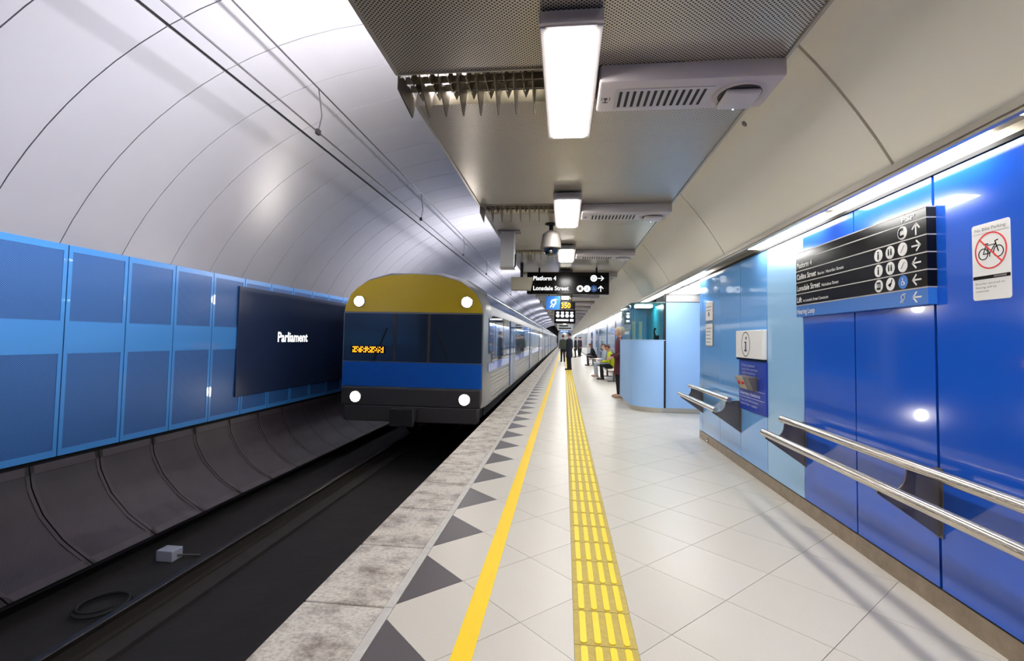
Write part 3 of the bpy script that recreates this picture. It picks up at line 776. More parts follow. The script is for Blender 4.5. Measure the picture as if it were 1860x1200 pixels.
# ---------------- leaning rails
def lean_rail(y0, y1, brackets, label):
    t = thing('leaning_rail', label, 'rail', (WX, y0, 0))
    L = y1-y0
    for nm, x, z in (('rear_tube', -.15, .785), ('front_tube', -.305, .662)):
        tb = obj(nm, B().tube([(x, 0, z), (x, L, z)], .030, 18), M_STEEL, t, smooth=True)
        g = B()
        for a in (70, 110): g.tube([(x-.0295*math.cos(math.radians(a+20)), .0, z+.0295*math.sin(math.radians(a+20))), (x-.0295*math.cos(math.radians(a+20)), L, z+.0295*math.sin(math.radians(a+20)))], .0022, 5)
        obj('groove', g, M_BRACKET, tb)
    scoop = [(-.285, .635), (-.262, .632), (-.235, .640), (-.210, .655), (-.190, .677), (-.177, .703), (-.171, .732), (-.170, .755)]
    for y in brackets:
        obj('bracket', B().xz([(0, .40), (-.325, .625), (-.318, .642)]+scoop+[(-.14, .765), (0, .775)], y-y0-.006, y-y0+.006), M_BRACKET, t)
        obj('wall_plate', B().box(-.006, 0, y-y0-.03, y-y0+.03, .40, .78), M_BRACKET, t)
    return t
lean_rail(.9, 4.63, (1.49, 3.01, 4.545), 'long pair of steel leaning tubes in front of the deep blue panels')
lean_rail(6.03, 7.86, (6.10, 7.70), 'short pair of steel leaning tubes by the wall corner')

# ================================================================== HANGING THINGS
# hanging platform sign
hs = thing('platform_sign', 'black hanging sign with platform number, street name, pictograms and arrows', 'sign', (0, 11.35, 2.505))
SW0, SW1, SH = -.885, 1.005, .515
obj('sign_box', B().box(SW0, SW1, 0, .12, 0, SH, .02), M_BLACK, hs)
b = B()
for x in (-.60, .72): b.box(x-.02, x+.02, .04, .08, SH, .625)
obj('hanger', b, M_UNDER, hs)
fc = Face((SW0, -.0005, 0), (1, 0, 0), (0, 0, 1), (0, -1, 0)); Wd = SW1-SW0
obj('lettering', fc.text(B(), 'Platform 4', .15, .325, .095, .53, bold=.02), M_LIT, hs); obj('lettering', fc.text(B(), 'Lonsdale Street', .15, .095, .095, .82, bold=.02), M_LIT, hs)
part('arrow', M_LIT, lambda b: arrow(fc, b, (Wd-.19, .375), .062, 'right'), hs); part('arrow', M_LIT, lambda b: arrow(fc, b, (Wd-.19, .135), .062, 'up'), hs)
f2 = Face((SW0, -.003, 0), (1, 0, 0), (0, 0, 1), (0, -1, 0))
def hdisc(u, v, m, draw, m2): part('symbol', m2, draw, part('pictogram_disc', m, lambda b: fc.disc(b, (u, v), .076), hs))
hdisc(Wd-.35, .375, M_LIT, lambda b: f2.ring(b, (Wd-.35, .375), .034, .012, n=16), M_GREYPRINT)
hdisc(Wd-.66, .135, M_LIT, lambda b: f2.rect(b, Wd-.69, Wd-.63, .10, .17), M_GREYPRINT)
hdisc(Wd-.50, .135, M_LIT, lambda b: person_icon(f2, b, (Wd-.50, .13), .05), M_GREYPRINT)
hdisc(Wd-.345, .135, M_SIGNBLUE, lambda b: wheelchair(f2, b, (Wd-.345, .135), .05), M_WHITE)
# grey drop pole and beige box, camera dome
dp = thing('drop_pole', 'square pale grey pole hanging from the track edge of the ceiling', 'pole', (-.895, 7.45, 2.56))
obj('shaft', B().box(-.105, .105, 0, .2, 0, .555, .006), M_CAMGREY if False else mat('pole_grey', srgb(176, 174, 172), .4), dp)
obj('ceiling_plate', B().box(-.15, .19, -.02, .22, .555, .57), M_BRACKET, dp)
obj('end_cap', B().box(-.11, .11, -.005, .205, -.02, 0, .006), M_CEIL_TRIM, dp)
obj('side_cable', B().tube([(.125, .05, .20), (.125, .05, .02), (.10, .05, -.01)], .012, 8), M_UNDER, dp)
mb = thing('monitor_housing', 'beige box hanging at the left end of the black platform sign', 'box', (-.955, 10.6, 2.535))
obj('housing', B().xz([(-.22, 0), (.19, 0), (.25, .27), (-.22, .27)], 0, .35), M_BEIGE, mb)
obj('hanger', B().box(-.03, .03, .12, .20, .27, .595), M_UNDER, mb)
obj('screen_hood', B().box(-.20, .17, .35, .36, .03, .24), M_GLASSDK, mb)
cd = thing('camera_dome', 'grey dome security camera hanging below the second ceiling light', 'camera', (-.21, 7.05, 0))
b = B().lathe([(.09, 3.13), (.09, 3.118), (.03, 3.10), (.03, 3.02)], n=20); obj('mount', b, M_UNDER, cd, smooth=True)
b = B().lathe([(.03, 3.03), (.06, 3.02), (.118, 2.975), (.124, 2.96), (.150, 2.80), (.156, 2.772), (.150, 2.762), (.115, 2.762)], n=28); obj('housing', b, M_CAMGREY, cd, smooth=True)
b = B()
b.lathe([(.11, 2.765), (.108, 2.73), (.09, 2.69), (.055, 2.665), (.01, 2.657)], n=24); obj('dome', b, M_GLASSDK, cd, smooth=True)
b = B().sphere((.0, -.095, 2.712), (.026, .02, .026), 10); obj('lens', b, M_STEEL, cd, smooth=True)
# farther signs
es = thing('hearing_sign', 'blue hanging sign with a white ear symbol below the platform sign', 'sign', (-.61, 16.1, 2.44))
obj('sign_box', B().box(0, .455, 0, .08, 0, .45, .006), M_SIGNBLUE, es)
fc = Face((0, -.001, 0), (1, 0, 0), (0, 0, 1), (0, -1, 0)); b = B(); ear(fc, b, (.24, .20), .13); obj('ear_symbol', b, M_LIT, es)
obj('hanger', B().box(.07, .10, .03, .05, .45, .70).box(.35, .38, .03, .05, .45, .70), M_UNDER, es)
ck = thing('clock', 'black hanging clock with orange glowing digits', 'clock', (-.18, 18.2, 2.585))
obj('case', B().box(0, .56, 0, .12, 0, .28, .01), M_BLACK, ck)
fc = Face((0, -.002, 0), (1, 0, 0), (0, 0, 1), (0, -1, 0)); obj('digits', fc.text(B(), '350', .05, .05, .19, .34, bold=.02), M_CLOCK, ck)
obj('hanger', B().box(.10, .13, .04, .07, .28, .55).box(.42, .45, .04, .07, .28, .55), M_UNDER, ck)
ts = thing('train_display', 'black hanging display with rows of white characters under the orange clock', 'sign', (-.42, 20.2, 2.13))
obj('case', B().box(0, .86, 0, .12, 0, .56, .012), M_BLACK, ts)
fc = Face((0, -.002, 0), (1, 0, 0), (0, 0, 1), (0, -1, 0)); b = B()
for q in range(4): fc.disc(b, (.14+.19*q, .32), .075); fc.rect(b, .08+.19*q, .20+.19*q, .41, .48)
fc.rect(b, .07, .58, .10, .17); fc.rect(b, .64, .78, .09, .18)
obj('white_rows', b, M_LIT, ts)
obj('hanger', B().box(.15, .18, .04, .07, .56, 1.0).box(.68, .71, .04, .07, .56, 1.0), M_UNDER, ts)
for k, (x, y, z, w_, h_, m_, lab) in enumerate(((-.44, 30, 2.06, .95, .36, M_WHITE, 'small white hanging sign far below the black display'), (-.40, 40, 2.05, .8, .4, M_SIGNBLUE, 'tiny blue hanging sign farthest along the platform'))):
    t = thing('hanging_sign', lab, 'sign', (x, y, z)); obj('sign_box', B().box(0, w_, 0, .1, 0, h_, .01), m_, t)
    obj('hanger', B().box(.15, .19, .04, .07, h_, 3.13-z).box(w_-.19, w_-.15, .04, .07, h_, 3.13-z), M_UNDER, t)
    fc = Face((0, -.002, 0), (1, 0, 0), (0, 0, 1), (0, -1, 0)); b = B(); fc.rect(b, .1, w_-.1, h_*.2, h_*.4); fc.rect(b, .1, w_-.3, h_*.6, h_*.8); obj('print', b, M_BLACK if k == 0 else M_WHITE, t)

# ================================================================== BOOTH, BENCH, POST
def foot(off):
    r = .58-off; pts = [(2.06, 10.37+off)]
    for q in range(9):
        a = math.radians(270-90*q/8); pts.append((1.98+r*math.cos(a), 10.95+r*math.sin(a)))
    pts += [(1.40+off, 12.6), (2.06, 12.6)]
    return pts
bt = thing('service_booth', 'light blue curved counter with glass above, beside the alcove', 'booth', (0, 0, 0))
obj('counter_front', B().xy(foot(0), .10, 1.475), M_LAM, bt, smooth=True)
obj('plinth', B().xy(foot(.03), 0, .10), M_STEEL, bt, smooth=True)
obj('counter_top', B().xy(foot(-.006), 1.475, 1.492), mat('counter_top', srgb(170, 200, 232), .35), bt)
gl = B(); p = foot(.02)[:-1]
o_, i_ = p, foot(.03)[:-1]
gl.prism(o_+i_[::-1], lambda q: (q[0], q[1], 1.495), lambda q: (q[0], q[1], 2.25)); obj('glass_screen', gl, M_BOOTHGLASS, bt)
obj('canopy', B().xy(foot(-.01), 2.25, 2.275), mat('canopy_teal', srgb(78, 104, 104), .3), bt)
obj('corner_mullion', B().box(2.035, 2.075, 10.365, 10.41, .1, 2.44), M_UNDER, bt)
obj('back_panel', B().box(1.44, 2.06, 12.5, 12.55, 1.495, 2.25), M_CYAN, bt); obj('side_panel', B().box(2.04, 2.06, 10.45, 12.5, 1.495, 2.25), M_TEAL, bt)
obj('added_booth_lamp', B().box(1.6, 1.95, 11.2, 11.5, 2.22, 2.245), mat('added_booth_lamp', (.9, 1, .97), .5, emis=12), bt)  # added lamp, stands in for a strip light's reflection and brightens the booth
ph = thing('telephone', 'small black handset seen through the booth glass', 'phone', (1.95, 10.75, 1.492)); obj('base', B().box(-.05, .05, -.05, .05, 0, .10, .01), M_BLACK, ph); obj('handset', B().tube([(-.03, 0, .10), (-.045, 0, .18), (-.02, 0, .25)], [.02, .014, .022], 10), M_BLACK, ph, smooth=True)
for k, x in enumerate((1.56, 1.72, 1.88)):
    tag(obj('leaflet_rack', B().box(-.04, .04, 0, .03, 0, .45, .004), M_CREAM, loc=(x, 12.46, 1.497)), 'cream leaflet rack behind the booth glass, %s' % ('left of three', 'middle of three', 'right of three')[k], 'rack', 'leaflet racks behind the booth glass')
# seats along the wall
def bench(y0, n, label):
    t = thing('bench', label, 'bench', (1.77, y0, 0)); L = n*.62
    obj('beam', B().box(-.04, .04, 0, L, .33, .40), M_BRACKET, t)
    for q in range(2): obj('leg', B().box(-.035, .035, .2+q*(L-.45), .27+q*(L-.45), .02, .33).box(-.22, .2, .2+q*(L-.45), .27+q*(L-.45), 0, .03), M_BRACKET, t)
    sm = B().box(-.23, .22, .03, .59, .40, .44, .012).mesh('seat'); bm_ = B().xz([(.20, .44), (.235, .44), (.29, .86), (.265, .87)], .03, .59).mesh('backrest')
    for q in range(n): obj('seat', sm, M_STEEL, t, loc=(0, q*.62, 0)); obj('backrest', bm_, M_STEEL, t, loc=(0, q*.62, 0))
bench(17.6, 5, 'metal bench of joined seats under the yellow jacketed person')
bench(28.4, 4, 'metal bench of joined seats near the white post')
wp = thing('white_post', 'thin white post standing by the far right wall', 'post', (1.86, 37.5, 0))
obj('shaft', B().box(-.13, .13, -.13, .13, .05, 2.44, .01), M_POST, wp); obj('base', B().box(-.16, .16, -.16, .16, 0, .05), M_STEEL, wp)
# lit advertising panels on the far right wall
def poster_mat(name, c1, c2, c3):
    m = mat(name, c1, .12, coat=.5, var=1, vscale=3.2, dark=c2)
    cr = [n for n in m.node_tree.nodes if n.type == 'VALTORGB'][0]; e = cr.color_ramp.elements.new(.5); e.color = (*c3, 1); return m
PM = [poster_mat('poster_purple', srgb(150, 150, 225), srgb(52, 44, 140), srgb(205, 225, 245)), poster_mat('poster_cyan', srgb(80, 170, 215), srgb(30, 90, 170), srgb(190, 225, 240)), poster_mat('poster_dusk', srgb(60, 76, 150), srgb(24, 34, 84), srgb(120, 150, 220))]
for k, (y, L) in enumerate(((12.85, 1.5), (14.9, 1.9), (17.3, 2.4), (20.4, 3.0), (24.4, 3.0), (30.5, 3), (41, 4), (48, 5))):
    t = thing('wall_poster', ['poster on the right wall just past the booth', 'second poster past the booth', 'poster behind the yellow jacketed person', 'fourth poster past the booth', 'fifth poster past the booth', 'poster just before the white post', 'poster beyond the white post', 'last poster along the far right wall'][k], 'poster', (WX, y, 1.02))
    obj('frame', B().box(-.03, 0, 0, L, 0, 1.32, .008), M_STEEL, t); obj('print', B().box(-.034, -.03, .03, L-.03, .03, 1.29), PM[k % 3], t)

# ================================================================== TRAIN (at rest where its lamps stop)
train = thing('train', 'silver and blue passenger train with a yellow front and four lit lamps', 'train', (-2.9, 9.1, 0))
SIDE = [(1.40, .14), (1.43, .30), (1.43, 1.95), (1.40, 2.12)]
ROOF = [(1.40, 2.12), (1.30, 2.34), (1.18, 2.46), (.95, 2.62), (.5, 2.745), (0, 2.78)]
def both(pts): return pts + [(-x, z) for x, z in pts[::-1]]
CL, GAP = 23.4, .55
Y0C = .75
def band(b, x0z, y0, y1, off=0.0):
    """a sheet on both flanks following the side profile"""
    for sg in (1, -1): b.strip([(sg*(x+off), z) for x, z in x0z], y0, y1)
    return b
for c in range(4):
    y0 = Y0C+c*(CL+GAP); y1 = y0+CL-(.0 if c else 0)
    body = B()
    pr = both(SIDE+ROOF[1:-1]+[(0, 2.78)])
    body.xz([(1.40, .14)]+pr[1:], y0, y1)
    car = obj('car_body', body, M_TRAIN, train, smooth=False)
    obj('roof', B().strip([(x*1.002, z+.004) for x, z in both(ROOF[1:])], y0, y1), M_TRAINROOF, car, smooth=True)
    obj('cantrail', band(B(), [(1.402, 2.12), (1.302, 2.343)], y0, y1, .004), M_CANT, car)
    obj('rain_gutter', B().box(1.29, 1.325, y0, y1, 2.34, 2.365).box(-1.325, -1.29, y0, y1, 2.34, 2.365), M_STEEL, car)
    obj('blue_stripe', band(B(), [(1.43, .80), (1.43, .97)], y0, y1, .006), M_TRAINBLUE, car)
    obj('window_band', band(B(), [(1.43, .985), (1.43, 1.93)], y0, y1, .005), M_GLASSDK, car)
    rb = B()
    for z in (.22, .30, .38, .46, .54, .62, .70): rb.box(1.43, 1.438, y0, y1, z, z+.014); rb.box(-1.438, -1.43, y0, y1, z, z+.014)
    obj('fluting', rb, M_STEEL, car)
    doors = [y0+3.4, y0+11.0, y0+18.6]
    if c < 2:
        for d in doors:
            for q in (0, 1):
                lf = obj('door_leaf', B().box(1.436, 1.452, d+q*.70+.01, d+q*.70+.69, .20, 1.94, .004), M_TDOOR, car)
                obj('door_window', B().box(1.452, 1.456, d+q*.70+.12, d+q*.70+.58, 1.02, 1.82), M_WINDOW, car)
        segs = [(y0+.5, doors[0]-.15)]+[(doors[i]+1.55, doors[i+1]-.15) for i in (0, 1)]+[(doors[2]+1.55, y1-.4)]
        for a, e in segs:
            n = max(1, round((e-a)/1.5)); s_ = (e-a)/n
            for q in range(n): obj('window_pane', B().box(1.434, 1.440, a+q*s_+.05, a+(q+1)*s_-.05, 1.05, 1.86, .002), M_WINDOW, car)
    else:
        obj('window_pane', band(B(), [(1.43, 1.05), (1.43, 1.86)], y0+.5, y1-.4, .008), M_WINDOW, car)
    obj('underframe', B().box(-1.30, 1.30, y0, y1, -.10, .14), M_UNDER, train)
    if c < 3: obj('gangway', B().box(-.7, .7, y1-.05, y1+GAP+.05, .15, 2.2), M_UNDER, train)
    if c < 2:
        for yb in (y0+3.2, y1-3.6):
            bg = obj('bogie', B().box(-1.1, 1.1, yb-1.5, yb+1.5, -.62, -.10, .03).box(.98, 1.14, yb-1.7, yb+1.7, -.60, -.32, .03).box(-1.14, -.98, yb-1.7, yb+1.7, -.60, -.32, .03), M_UNDER, train)
            for yw in (yb-1.1, yb+1.1):
                for xw in (-.80, .80):
                    wb = B().lathe([(.42, -.05), (.46, -.05), (.45, -.04), (.42, -.03), (.42, .06), (.2, .06), (.18, .09)], n=24)
                    wb.bm.transform(Matrix.Translation((xw, yw, -.475)) @ Matrix.Rotation(PI/2 if xw > 0 else -PI/2, 4, 'Y')); obj('wheel', wb, M_RAIL, bg, smooth=True)
# cab front: loft from the full section back to a slightly smaller, raked face
FP = both([(1.40, .14), (1.43, .30), (1.43, .97), (1.43, 1.95), (1.40, 2.12), (1.30, 2.34), (1.18, 2.46), (.95, 2.62), (.5, 2.745)])
def front_sec(k, y):
    pts = []
    for x, z in FP:
        zz = .14+(z-.14)*(1-.035*k); pts.append((x*(1-.035*k), y+ (.0 if z < 1 else .0), zz))
    return pts
cab = B()
secs = [front_sec(0, Y0C), front_sec(.15, .42), front_sec(.5, .16), front_sec(1, .04)]
rings = [[cab.bm.verts.new(p) for p in s_] for s_ in secs]
nF = len(FP)
for A, C in zip(rings, rings[1:]):
    for k in range(nF): cab.bm.faces.new((A[k], A[(k+1) % nF], C[(k+1) % nF], C[k]))
cab.bm.faces.new(rings[-1])
cb = obj('cab_shell', cab, M_TRAIN, train, smooth=True)
obj('cab_stripe', band(B(), [(1.425, .80), (1.425, .97)], .42, Y0C, .008), M_TRAINBLUE, cb)
obj('cab_window', B().box(1.425, 1.436, .44, .74, 1.15, 1.85, .003).box(-1.436, -1.425, .44, .74, 1.15, 1.85, .003), M_WINDOW, cb)
hd = [(1.36, 1.93), (1.33, 2.08), (1.24, 2.27), (1.12, 2.39), (.90, 2.53), (.48, 2.64), (0, 2.665)]
obj('yellow_header', B().xz(both(hd), .02, .05), M_TYELLOW, train)
obj('windscreen', B().xz([(-1.36, .98), (1.36, .98), (1.355, 1.90), (-1.355, 1.90)], .022, .05), mat('windscreen', srgb(38, 52, 72), .08, spec=.6, coat=.5), train)
obj('screen_pillar', B().box(-.36, -.31, .012, .03, .98, 1.90).box(.31, .36, .012, .03, .98, 1.90), M_DKGREY, train)
obj('blue_front', B().xz([(-1.37, .50), (1.37, .50), (1.36, .965), (-1.36, .965)], .02, .05), M_TRAINBLUE, train)
obj('bumper', B().box(-1.36, 1.36, -.02, .06, .14, .48, .02).box(-1.30, 1.30, -.01, .3, -.16, .14, .02), M_DKGREY, train)
obj('cab_floor', B().box(-1.28, 1.28, .06, Y0C, -.1, .16), M_UNDER, train)
obj('coupler', B().box(-.16, .16, -.42, .1, -.12, .12, .02).box(-.22, .22, -.50, -.40, -.16, .16, .02), M_UNDER, train)
for sg in (-1, 1): obj('wiper', B().tube([(sg*.75, .005, 1.0), (sg*.6, .0, 1.35), (sg*.5, .005, 1.62)], .010, 6), M_UNDER, train)
dd = obj('destination_display', B().box(-1.20, -.52, .012, .03, 1.13, 1.27), M_BLACK, train)
b = B(); fc = Face((-1.20, .0115, 1.13), (1, 0, 0), (0, 0, 1), (0, -1, 0))
for q in range(20):
    for r in range(4):
        if (q*7+r*5) % 11 < 8: fc.disc(b, (.04+q*.0315, .025+r*.03), .0125, .002, n=8)
obj('led_dots', b, M_ORANGE, dd)
for xw in (-1.06, 1.06):
    for z, nm, yf in ((2.13, 'marker_lamp', .02), (.30, 'headlamp', -.02)):
        b = B().lathe([(.115, 0), (.115, .02), (.10, .035), (.10, .02)], n=20); b.bm.transform(Matrix.Translation((xw, yf, z)) @ Matrix.Rotation(PI/2, 4, 'X')); h_ = obj(nm, b, M_STEEL, train, smooth=True)
        b = B().lathe([(.098, .015), (.098, .03), (.06, .042), (.01, .046)], n=20); b.bm.transform(Matrix.Translation((xw, yf, z)) @ Matrix.Rotation(PI/2, 4, 'X')); obj('lens', b, M_HEAD, h_, smooth=True)

# ================================================================== PEOPLE
SKIN = mat('skin', srgb(222, 176, 150), .55); SKIN2 = mat('skin_tan', srgb(196, 146, 112), .55)
EYE = mat('eye_dark', (.02, .015, .012), .3)
def skin_mesh(name, J, edges, sub=1, root=0):
    names = list(J); me = bpy.data.meshes.new(name)
    me.from_pydata([J[n][:3] for n in names], [(names.index(a), names.index(c)) for a, c in edges], [])
    o = bpy.data.objects.new(name, me); COL.objects.link(o)
    md = o.modifiers.new('s', 'SKIN'); md.use_smooth_shade = True
    for i, n in enumerate(names):
        sv = me.skin_vertices[0].data[i]; r = J[n][3]; sv.radius = (r, r) if not isinstance(r, tuple) else r; sv.use_root = (i == root)
    ss = o.modifiers.new('u', 'SUBSURF'); ss.levels = sub; ss.render_levels = sub
    dg = bpy.context.evaluated_depsgraph_get(); dg.update()
    out = bpy.data.meshes.new_from_object(o.evaluated_get(dg)); out.name = name
    bpy.data.objects.remove(o); bpy.data.meshes.remove(me)
    out.materials.clear()
    return out
def lerp(a, c, t): return tuple(a[k]+(c[k]-a[k])*t for k in range(3))
def person(label, loc, rz, top, bottom, hair, shoes, skin=SKIN, sit=False, H=1.75, lean=0.0, head_down=0.0, coat=False, arms='down', bag=None, longhair=False, spread=.09):
    """local frame: forward = +Y, right = +X, feet on z = 0"""
    t = thing('person', label, 'person', loc, None, rz); k = H/1.75
    P = {}
    if not sit:
        hip = Vector((0, 0, .93)); fwd = lean
        knee = [(s*spread, .02, .50) for s in (-1, 1)]; ank = [(s*(spread+.01), -.02, .085) for s in (-1, 1)]
    else:
        hip = Vector((0, 0, .52)); fwd = lean
        knee = [(s*.12, .44, .53) for s in (-1, 1)]; ank = [(s*.11, .40, .085) for s in (-1, 1)]
    def up(d): return Vector((0, hip.y+d*math.sin(fwd), hip.z+d*math.cos(fwd)))
    waist, chest, neck = up(.20), up(.42), up(.57)
    hd = up(.57)+Vector((0, .02+.06*math.sin(fwd+head_down), .12*math.cos(min(fwd+head_down, 1.0))+.03))
    sh = [up(.475)+Vector((s*.165, 0, 0)) for s in (-1, 1)]
    if arms == 'lap': el = [Vector((s*.235, sh[0].y+.06, sh[0].z-.28)) for s in (-1, 1)]; wr = [Vector((s*.06, sh[0].y+.27, sh[0].z-.30)) for s in (-1, 1)]
    elif arms == 'bent': el = [Vector((s*.235, sh[0].y-.02, sh[0].z-.29)) for s in (-1, 1)]; wr = [Vector((s*.13, sh[0].y+.20, sh[0].z-.40)) for s in (-1, 1)]
    else: el = [Vector((s*.225, sh[0].y-.02, sh[0].z-.30)) for s in (-1, 1)]; wr = [Vector((s*.235, sh[0].y+.05, sh[0].z-.55)) for s in (-1, 1)]
    J = {'pelvis': (*hip, .085), 'waist': (*waist, .08), 'chest': (*chest, .085), 'collar': (*up(.50), .055), 'neck': (*neck, .052), 'skull': (*hd, .07)}
    E_ = [('pelvis', 'waist'), ('waist', 'chest'), ('chest', 'collar'), ('collar', 'neck'), ('neck', 'skull')]
    for i, s in enumerate((-1, 1)):
        n = 'LR'[i]
        J['hip'+n] = (hip.x+s*.085, hip.y+(.05 if sit else 0), hip.z-.05, .065); J['knee'+n] = (*knee[i], .046); J['ank'+n] = (*ank[i], .036); J['toe'+n] = (ank[i][0]+s*.02, ank[i][1]+.15, .04, .034)
        J['sh'+n] = (*sh[i], .042); J['el'+n] = (*el[i], .036); J['wr'+n] = (*wr[i], .028)
        E_ += [('pelvis', 'hip'+n), ('hip'+n, 'knee'+n), ('knee'+n, 'ank'+n), ('ank'+n, 'toe'+n), ('collar', 'sh'+n), ('sh'+n, 'el'+n), ('el'+n, 'wr'+n)]
        d = (wr[i]-el[i]).normalized(); pm = wr[i]+d*.075
        J['palm'+n] = (*pm, .026); E_.append(('wr'+n, 'palm'+n))
        side = Vector((0, 1, 0)) if arms == 'down' else Vector((1, 0, 0)); bend = Vector((-s, 0, 0)) if arms == 'down' else Vector((0, 0, -1))
        for f, (off, L) in enumerate(((-.028, .058), (-.010, .075), (.010, .08), (.028, .070))):
            q1 = pm+d*L*.55+side*off; q2 = q1+d*L*.4+bend*.018
            J['f%d%s' % (f, n)] = (*q1, .0095); J['g%d%s' % (f, n)] = (*q2, .008); E_ += [('palm'+n, 'f%d%s' % (f, n)), ('f%d%s' % (f, n), 'g%d%s' % (f, n))]
        q1 = wr[i]+d*.05+side*.042; q2 = q1+d*.035+bend*.012
        J['th'+n] = (*q1, .011); J['tt'+n] = (*q2, .009); E_ += [('wr'+n, 'th'+n), ('th'+n, 'tt'+n)]
    me = skin_mesh('body', J, E_)
    bm = bmesh.new(); bm.from_mesh(me)
    # sculpted head joined into the same mesh
    rot = Matrix.Translation(hd) @ Matrix.Rotation(-(head_down+fwd*.6), 4, 'X')
    r = bmesh.ops.create_uvsphere(bm, u_segments=20, v_segments=16, radius=1)
    for v in r['verts']:
        x, y, z = v.co; X, Y, Z = x*.076, y*.096, z*.118
        if z < -.2: X *= 1-.35*(-z-.2); Y *= 1-.12*(-z-.2); Y += .012*(-z)
        if y > .55 and abs(x) < .30 and -.42 < z < .08: Y += .026*(1-abs(x)/.30)*(1-abs(z+.25)/.34 if abs(z+.25) < .34 else 0)
        if y > .5 and .18 < abs(x) < .6 and .0 < z < .28: Y -= .008
        if y > .6 and abs(x) < .34 and -.72 < z < -.5: Y += .006
        if abs(x) > .86 and -.3 < z < .25 and -.3 < y < .25: X *= 1.16
        v.co = rot @ Vector((X, Y, Z))
    bm.to_mesh(me); bm.free()
    for p in me.polygons: p.use_smooth = True
    body = obj('body', me, skin, t)
    b = B()
    for s in (-1, 1): b.sphere(rot @ Vector((s*.030, .083, .014)), .0085, 8)
    obj('eyes', b, EYE, body)
    obj('mouth', B().sphere(rot @ Vector((0, .090, -.066)), (.020, .006, .005), 8), mat('lips', srgb(168, 92, 84), .5), body)
    b = B()
    r = bmesh.ops.create_uvsphere(b.bm, u_segments=20, v_segments=14, radius=1)
    kill = []
    for v in r['verts']:
        x, y, z = v.co
        if (y > .30 and z < .42) or z < (-.75 if longhair else -.28): kill.append(v)
        v.co = rot @ Vector((x*.085, y*.106-.004, z*.128+.004-(.05 if longhair and z < -.2 else 0)))
    bmesh.ops.delete(b.bm, geom=kill, context='VERTS')
    bmesh.ops.solidify(b.bm, geom=b.bm.faces[:], thickness=.008)
    obj('hair', b, hair, t, smooth=True)
    # clothes: lofted garment sections with tapering sleeves and legs
    def loft(b, secs, n=18):
        rings = []
        for c, rx, ry, tilt in secs:
            rings.append([b.bm.verts.new((c.x+rx*math.cos(q), c.y+ry*math.sin(q)*math.cos(tilt), c.z-ry*math.sin(q)*math.sin(tilt))) for q in [2*PI*m/n for m in range(n)]])
        for A, C in zip(rings, rings[1:]):
            for m in range(n): b.bm.faces.new((A[m], A[(m+1) % n], C[(m+1) % n], C[m]))
        b.bm.faces.new(rings[0][::-1]); b.bm.faces.new(rings[-1])
    b = B()
    secs = []
    if coat and not sit: secs += [(Vector((0, 0, hip.z-.34)), .205, .150, 0), (Vector((0, 0, hip.z-.15)), .195, .142, 0)]
    secs += [(up(-.09 if not sit else -.06), .188, .132, fwd*.5), (up(.05), .182, .126, fwd), (up(.20), .168, .116, fwd), (up(.36), .188, .124, fwd), (up(.45), .190, .114, fwd), (up(.505), .135, .090, fwd), (up(.545), .074, .070, fwd), (up(.575), .064, .064, fwd)]
    loft(b, secs)
    for i in (0, 1):
        cuff = lerp(el[i], wr[i], .95); m1 = lerp(sh[i], el[i], .5); s0 = lerp((0, sh[i].y, sh[i].z), sh[i], .6)
        b.tube([s0, tuple(sh[i]), m1, tuple(el[i]), lerp(el[i], wr[i], .5), cuff], [.070, .070, .063, .055, .048, .042], 14)
        b.sphere(sh[i], .068, 14); b.sphere(el[i], .054, 12)
    obj('jacket', b, top, t, smooth=True)
    b = B()
    loft(b, [(up(.10), .160, .108, fwd), (hip, .174, .122, 0), (hip+Vector((0, .01, -.09)), .160, .112, 0)])
    for i, s in enumerate((-1, 1)):
        hp_ = (hip.x+s*.085, hip.y+(.03 if sit else 0), hip.z-.03)
        b.tube([hp_, lerp(hp_, knee[i], .5), knee[i], lerp(knee[i], ank[i], .45), (ank[i][0], ank[i][1], ank[i][2]-.035)], [.098, .088, .070, .064, .058], 14)
        b.sphere(knee[i], .067, 12); b.sphere(hp_, .096, 12)
    obj('trousers', b, bottom, t, smooth=True)
    for i, s in enumerate((-1, 1)):
        b = B().sphere((ank[i][0]+s*.012, ank[i][1]+.06, .036), (.050, .140, .046), 16).sphere((ank[i][0], ank[i][1]-.01, .055), (.046, .062, .050), 14)
        for v in b.bm.verts:
            if v.co.z < .012: v.co.z = 0
        obj('shoe', b, shoes, t, smooth=True)
    t.scale = (k, k, k)
    return t
C_NAVY = mat('cloth_navy', srgb(24, 24, 40), .85); C_BLACK = mat('cloth_black', srgb(20, 19, 22), .85); C_MAROON = mat('cloth_maroon', srgb(96, 40, 52), .8, var=.2, vscale=20)
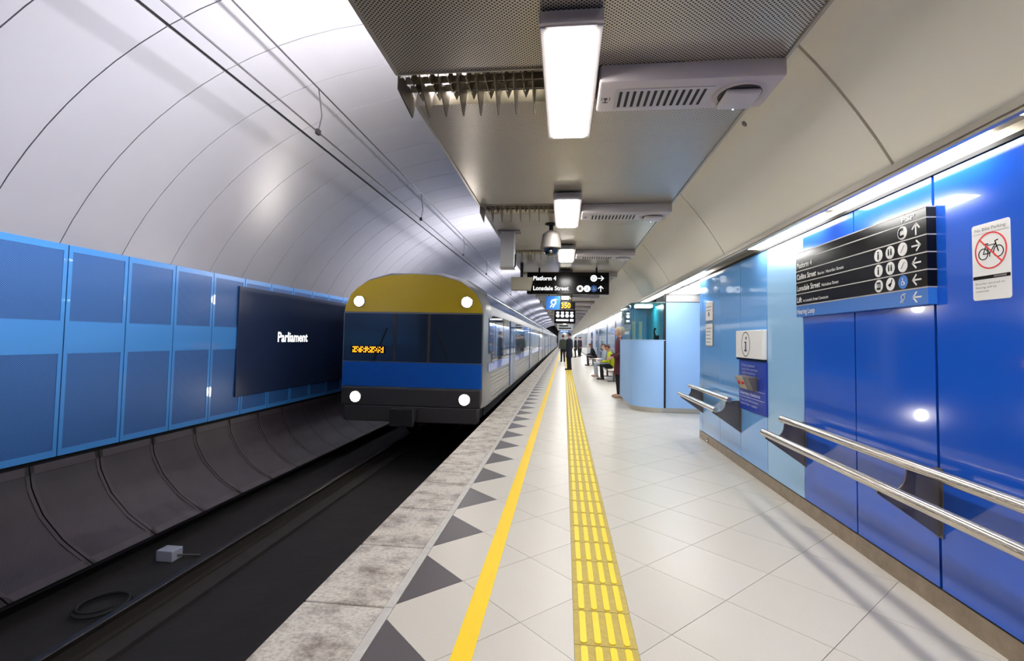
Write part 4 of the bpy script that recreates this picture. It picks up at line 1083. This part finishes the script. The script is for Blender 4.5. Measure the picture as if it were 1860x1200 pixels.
C_LIME = mat('cloth_lime', srgb(196, 206, 30), .8); C_GREY = mat('cloth_grey', srgb(172, 182, 192), .85); C_OLIVE = mat('cloth_olive', srgb(70, 76, 62), .85)
C_PLUM = mat('cloth_plum', srgb(70, 52, 60), .85)
H_WHITE = mat('hair_pale', srgb(226, 206, 166), .7); H_BROWN = mat('hair_brown', srgb(82, 48, 30), .7); H_BLACK = mat('hair_black', srgb(22, 18, 16), .6)
S_TAN = mat('shoe_tan', srgb(190, 156, 130), .6); S_BLACK = mat('shoe_black', srgb(20, 18, 18), .5)
LEFT = PI/2      # turn +Y towards -X (the track)
person('person in a dark knee length coat standing on the yellow tactile strip', (.25, 24.2, 0), LEFT-.5, C_NAVY, C_BLACK, H_BLACK, S_BLACK, H=1.80, coat=True)
person('person with pale hair in a maroon jacket and black trousers standing by the counter', (1.43, 12.9, 0), LEFT+.15, C_MAROON, C_BLACK, H_WHITE, S_TAN, H=1.80, coat=True, arms='bent', head_down=.25, longhair=False)
person('seated person in a yellow green jacket and black trousers, hands on lap', (1.84, 18.85, -.015), LEFT, C_LIME, C_BLACK, H_BROWN, S_BLACK, skin=SKIN2, sit=True, lean=.28, head_down=.3, arms='lap')
person('seated person in light grey clothes just beyond the yellow green jacket', (1.71, 20.3, -.015), LEFT+.1, C_GREY, C_GREY, H_BROWN, S_TAN, sit=True, lean=.12, head_down=.2, arms='lap')
person('seated person in black leaning forward beside the white post', (1.80, 29.0, -.015), LEFT, C_BLACK, C_PLUM, H_BROWN, S_BLACK, skin=SKIN2, sit=True, lean=.4, head_down=.2, arms='lap', longhair=True)
person('person in olive standing just left of the dark coated person, farther away', (-.08, 33.0, 0), .3, C_OLIVE, C_BLACK, H_BROWN, S_BLACK, H=1.78)
for (x, y, rz, tp, lab) in ((.95, 42.0, LEFT, C_BLACK, 'distant standing person in black right of the dark coated person'), (1.32, 44.0, LEFT+.5, C_PLUM, 'distant standing person in plum, middle of the far group'), (1.55, 47.0, -LEFT, C_NAVY, 'distant standing person in navy beside the white post')):
    person(lab, (x, y, 0), rz, tp, C_BLACK, H_BLACK, S_BLACK, H=1.74, coat=tp is C_BLACK)
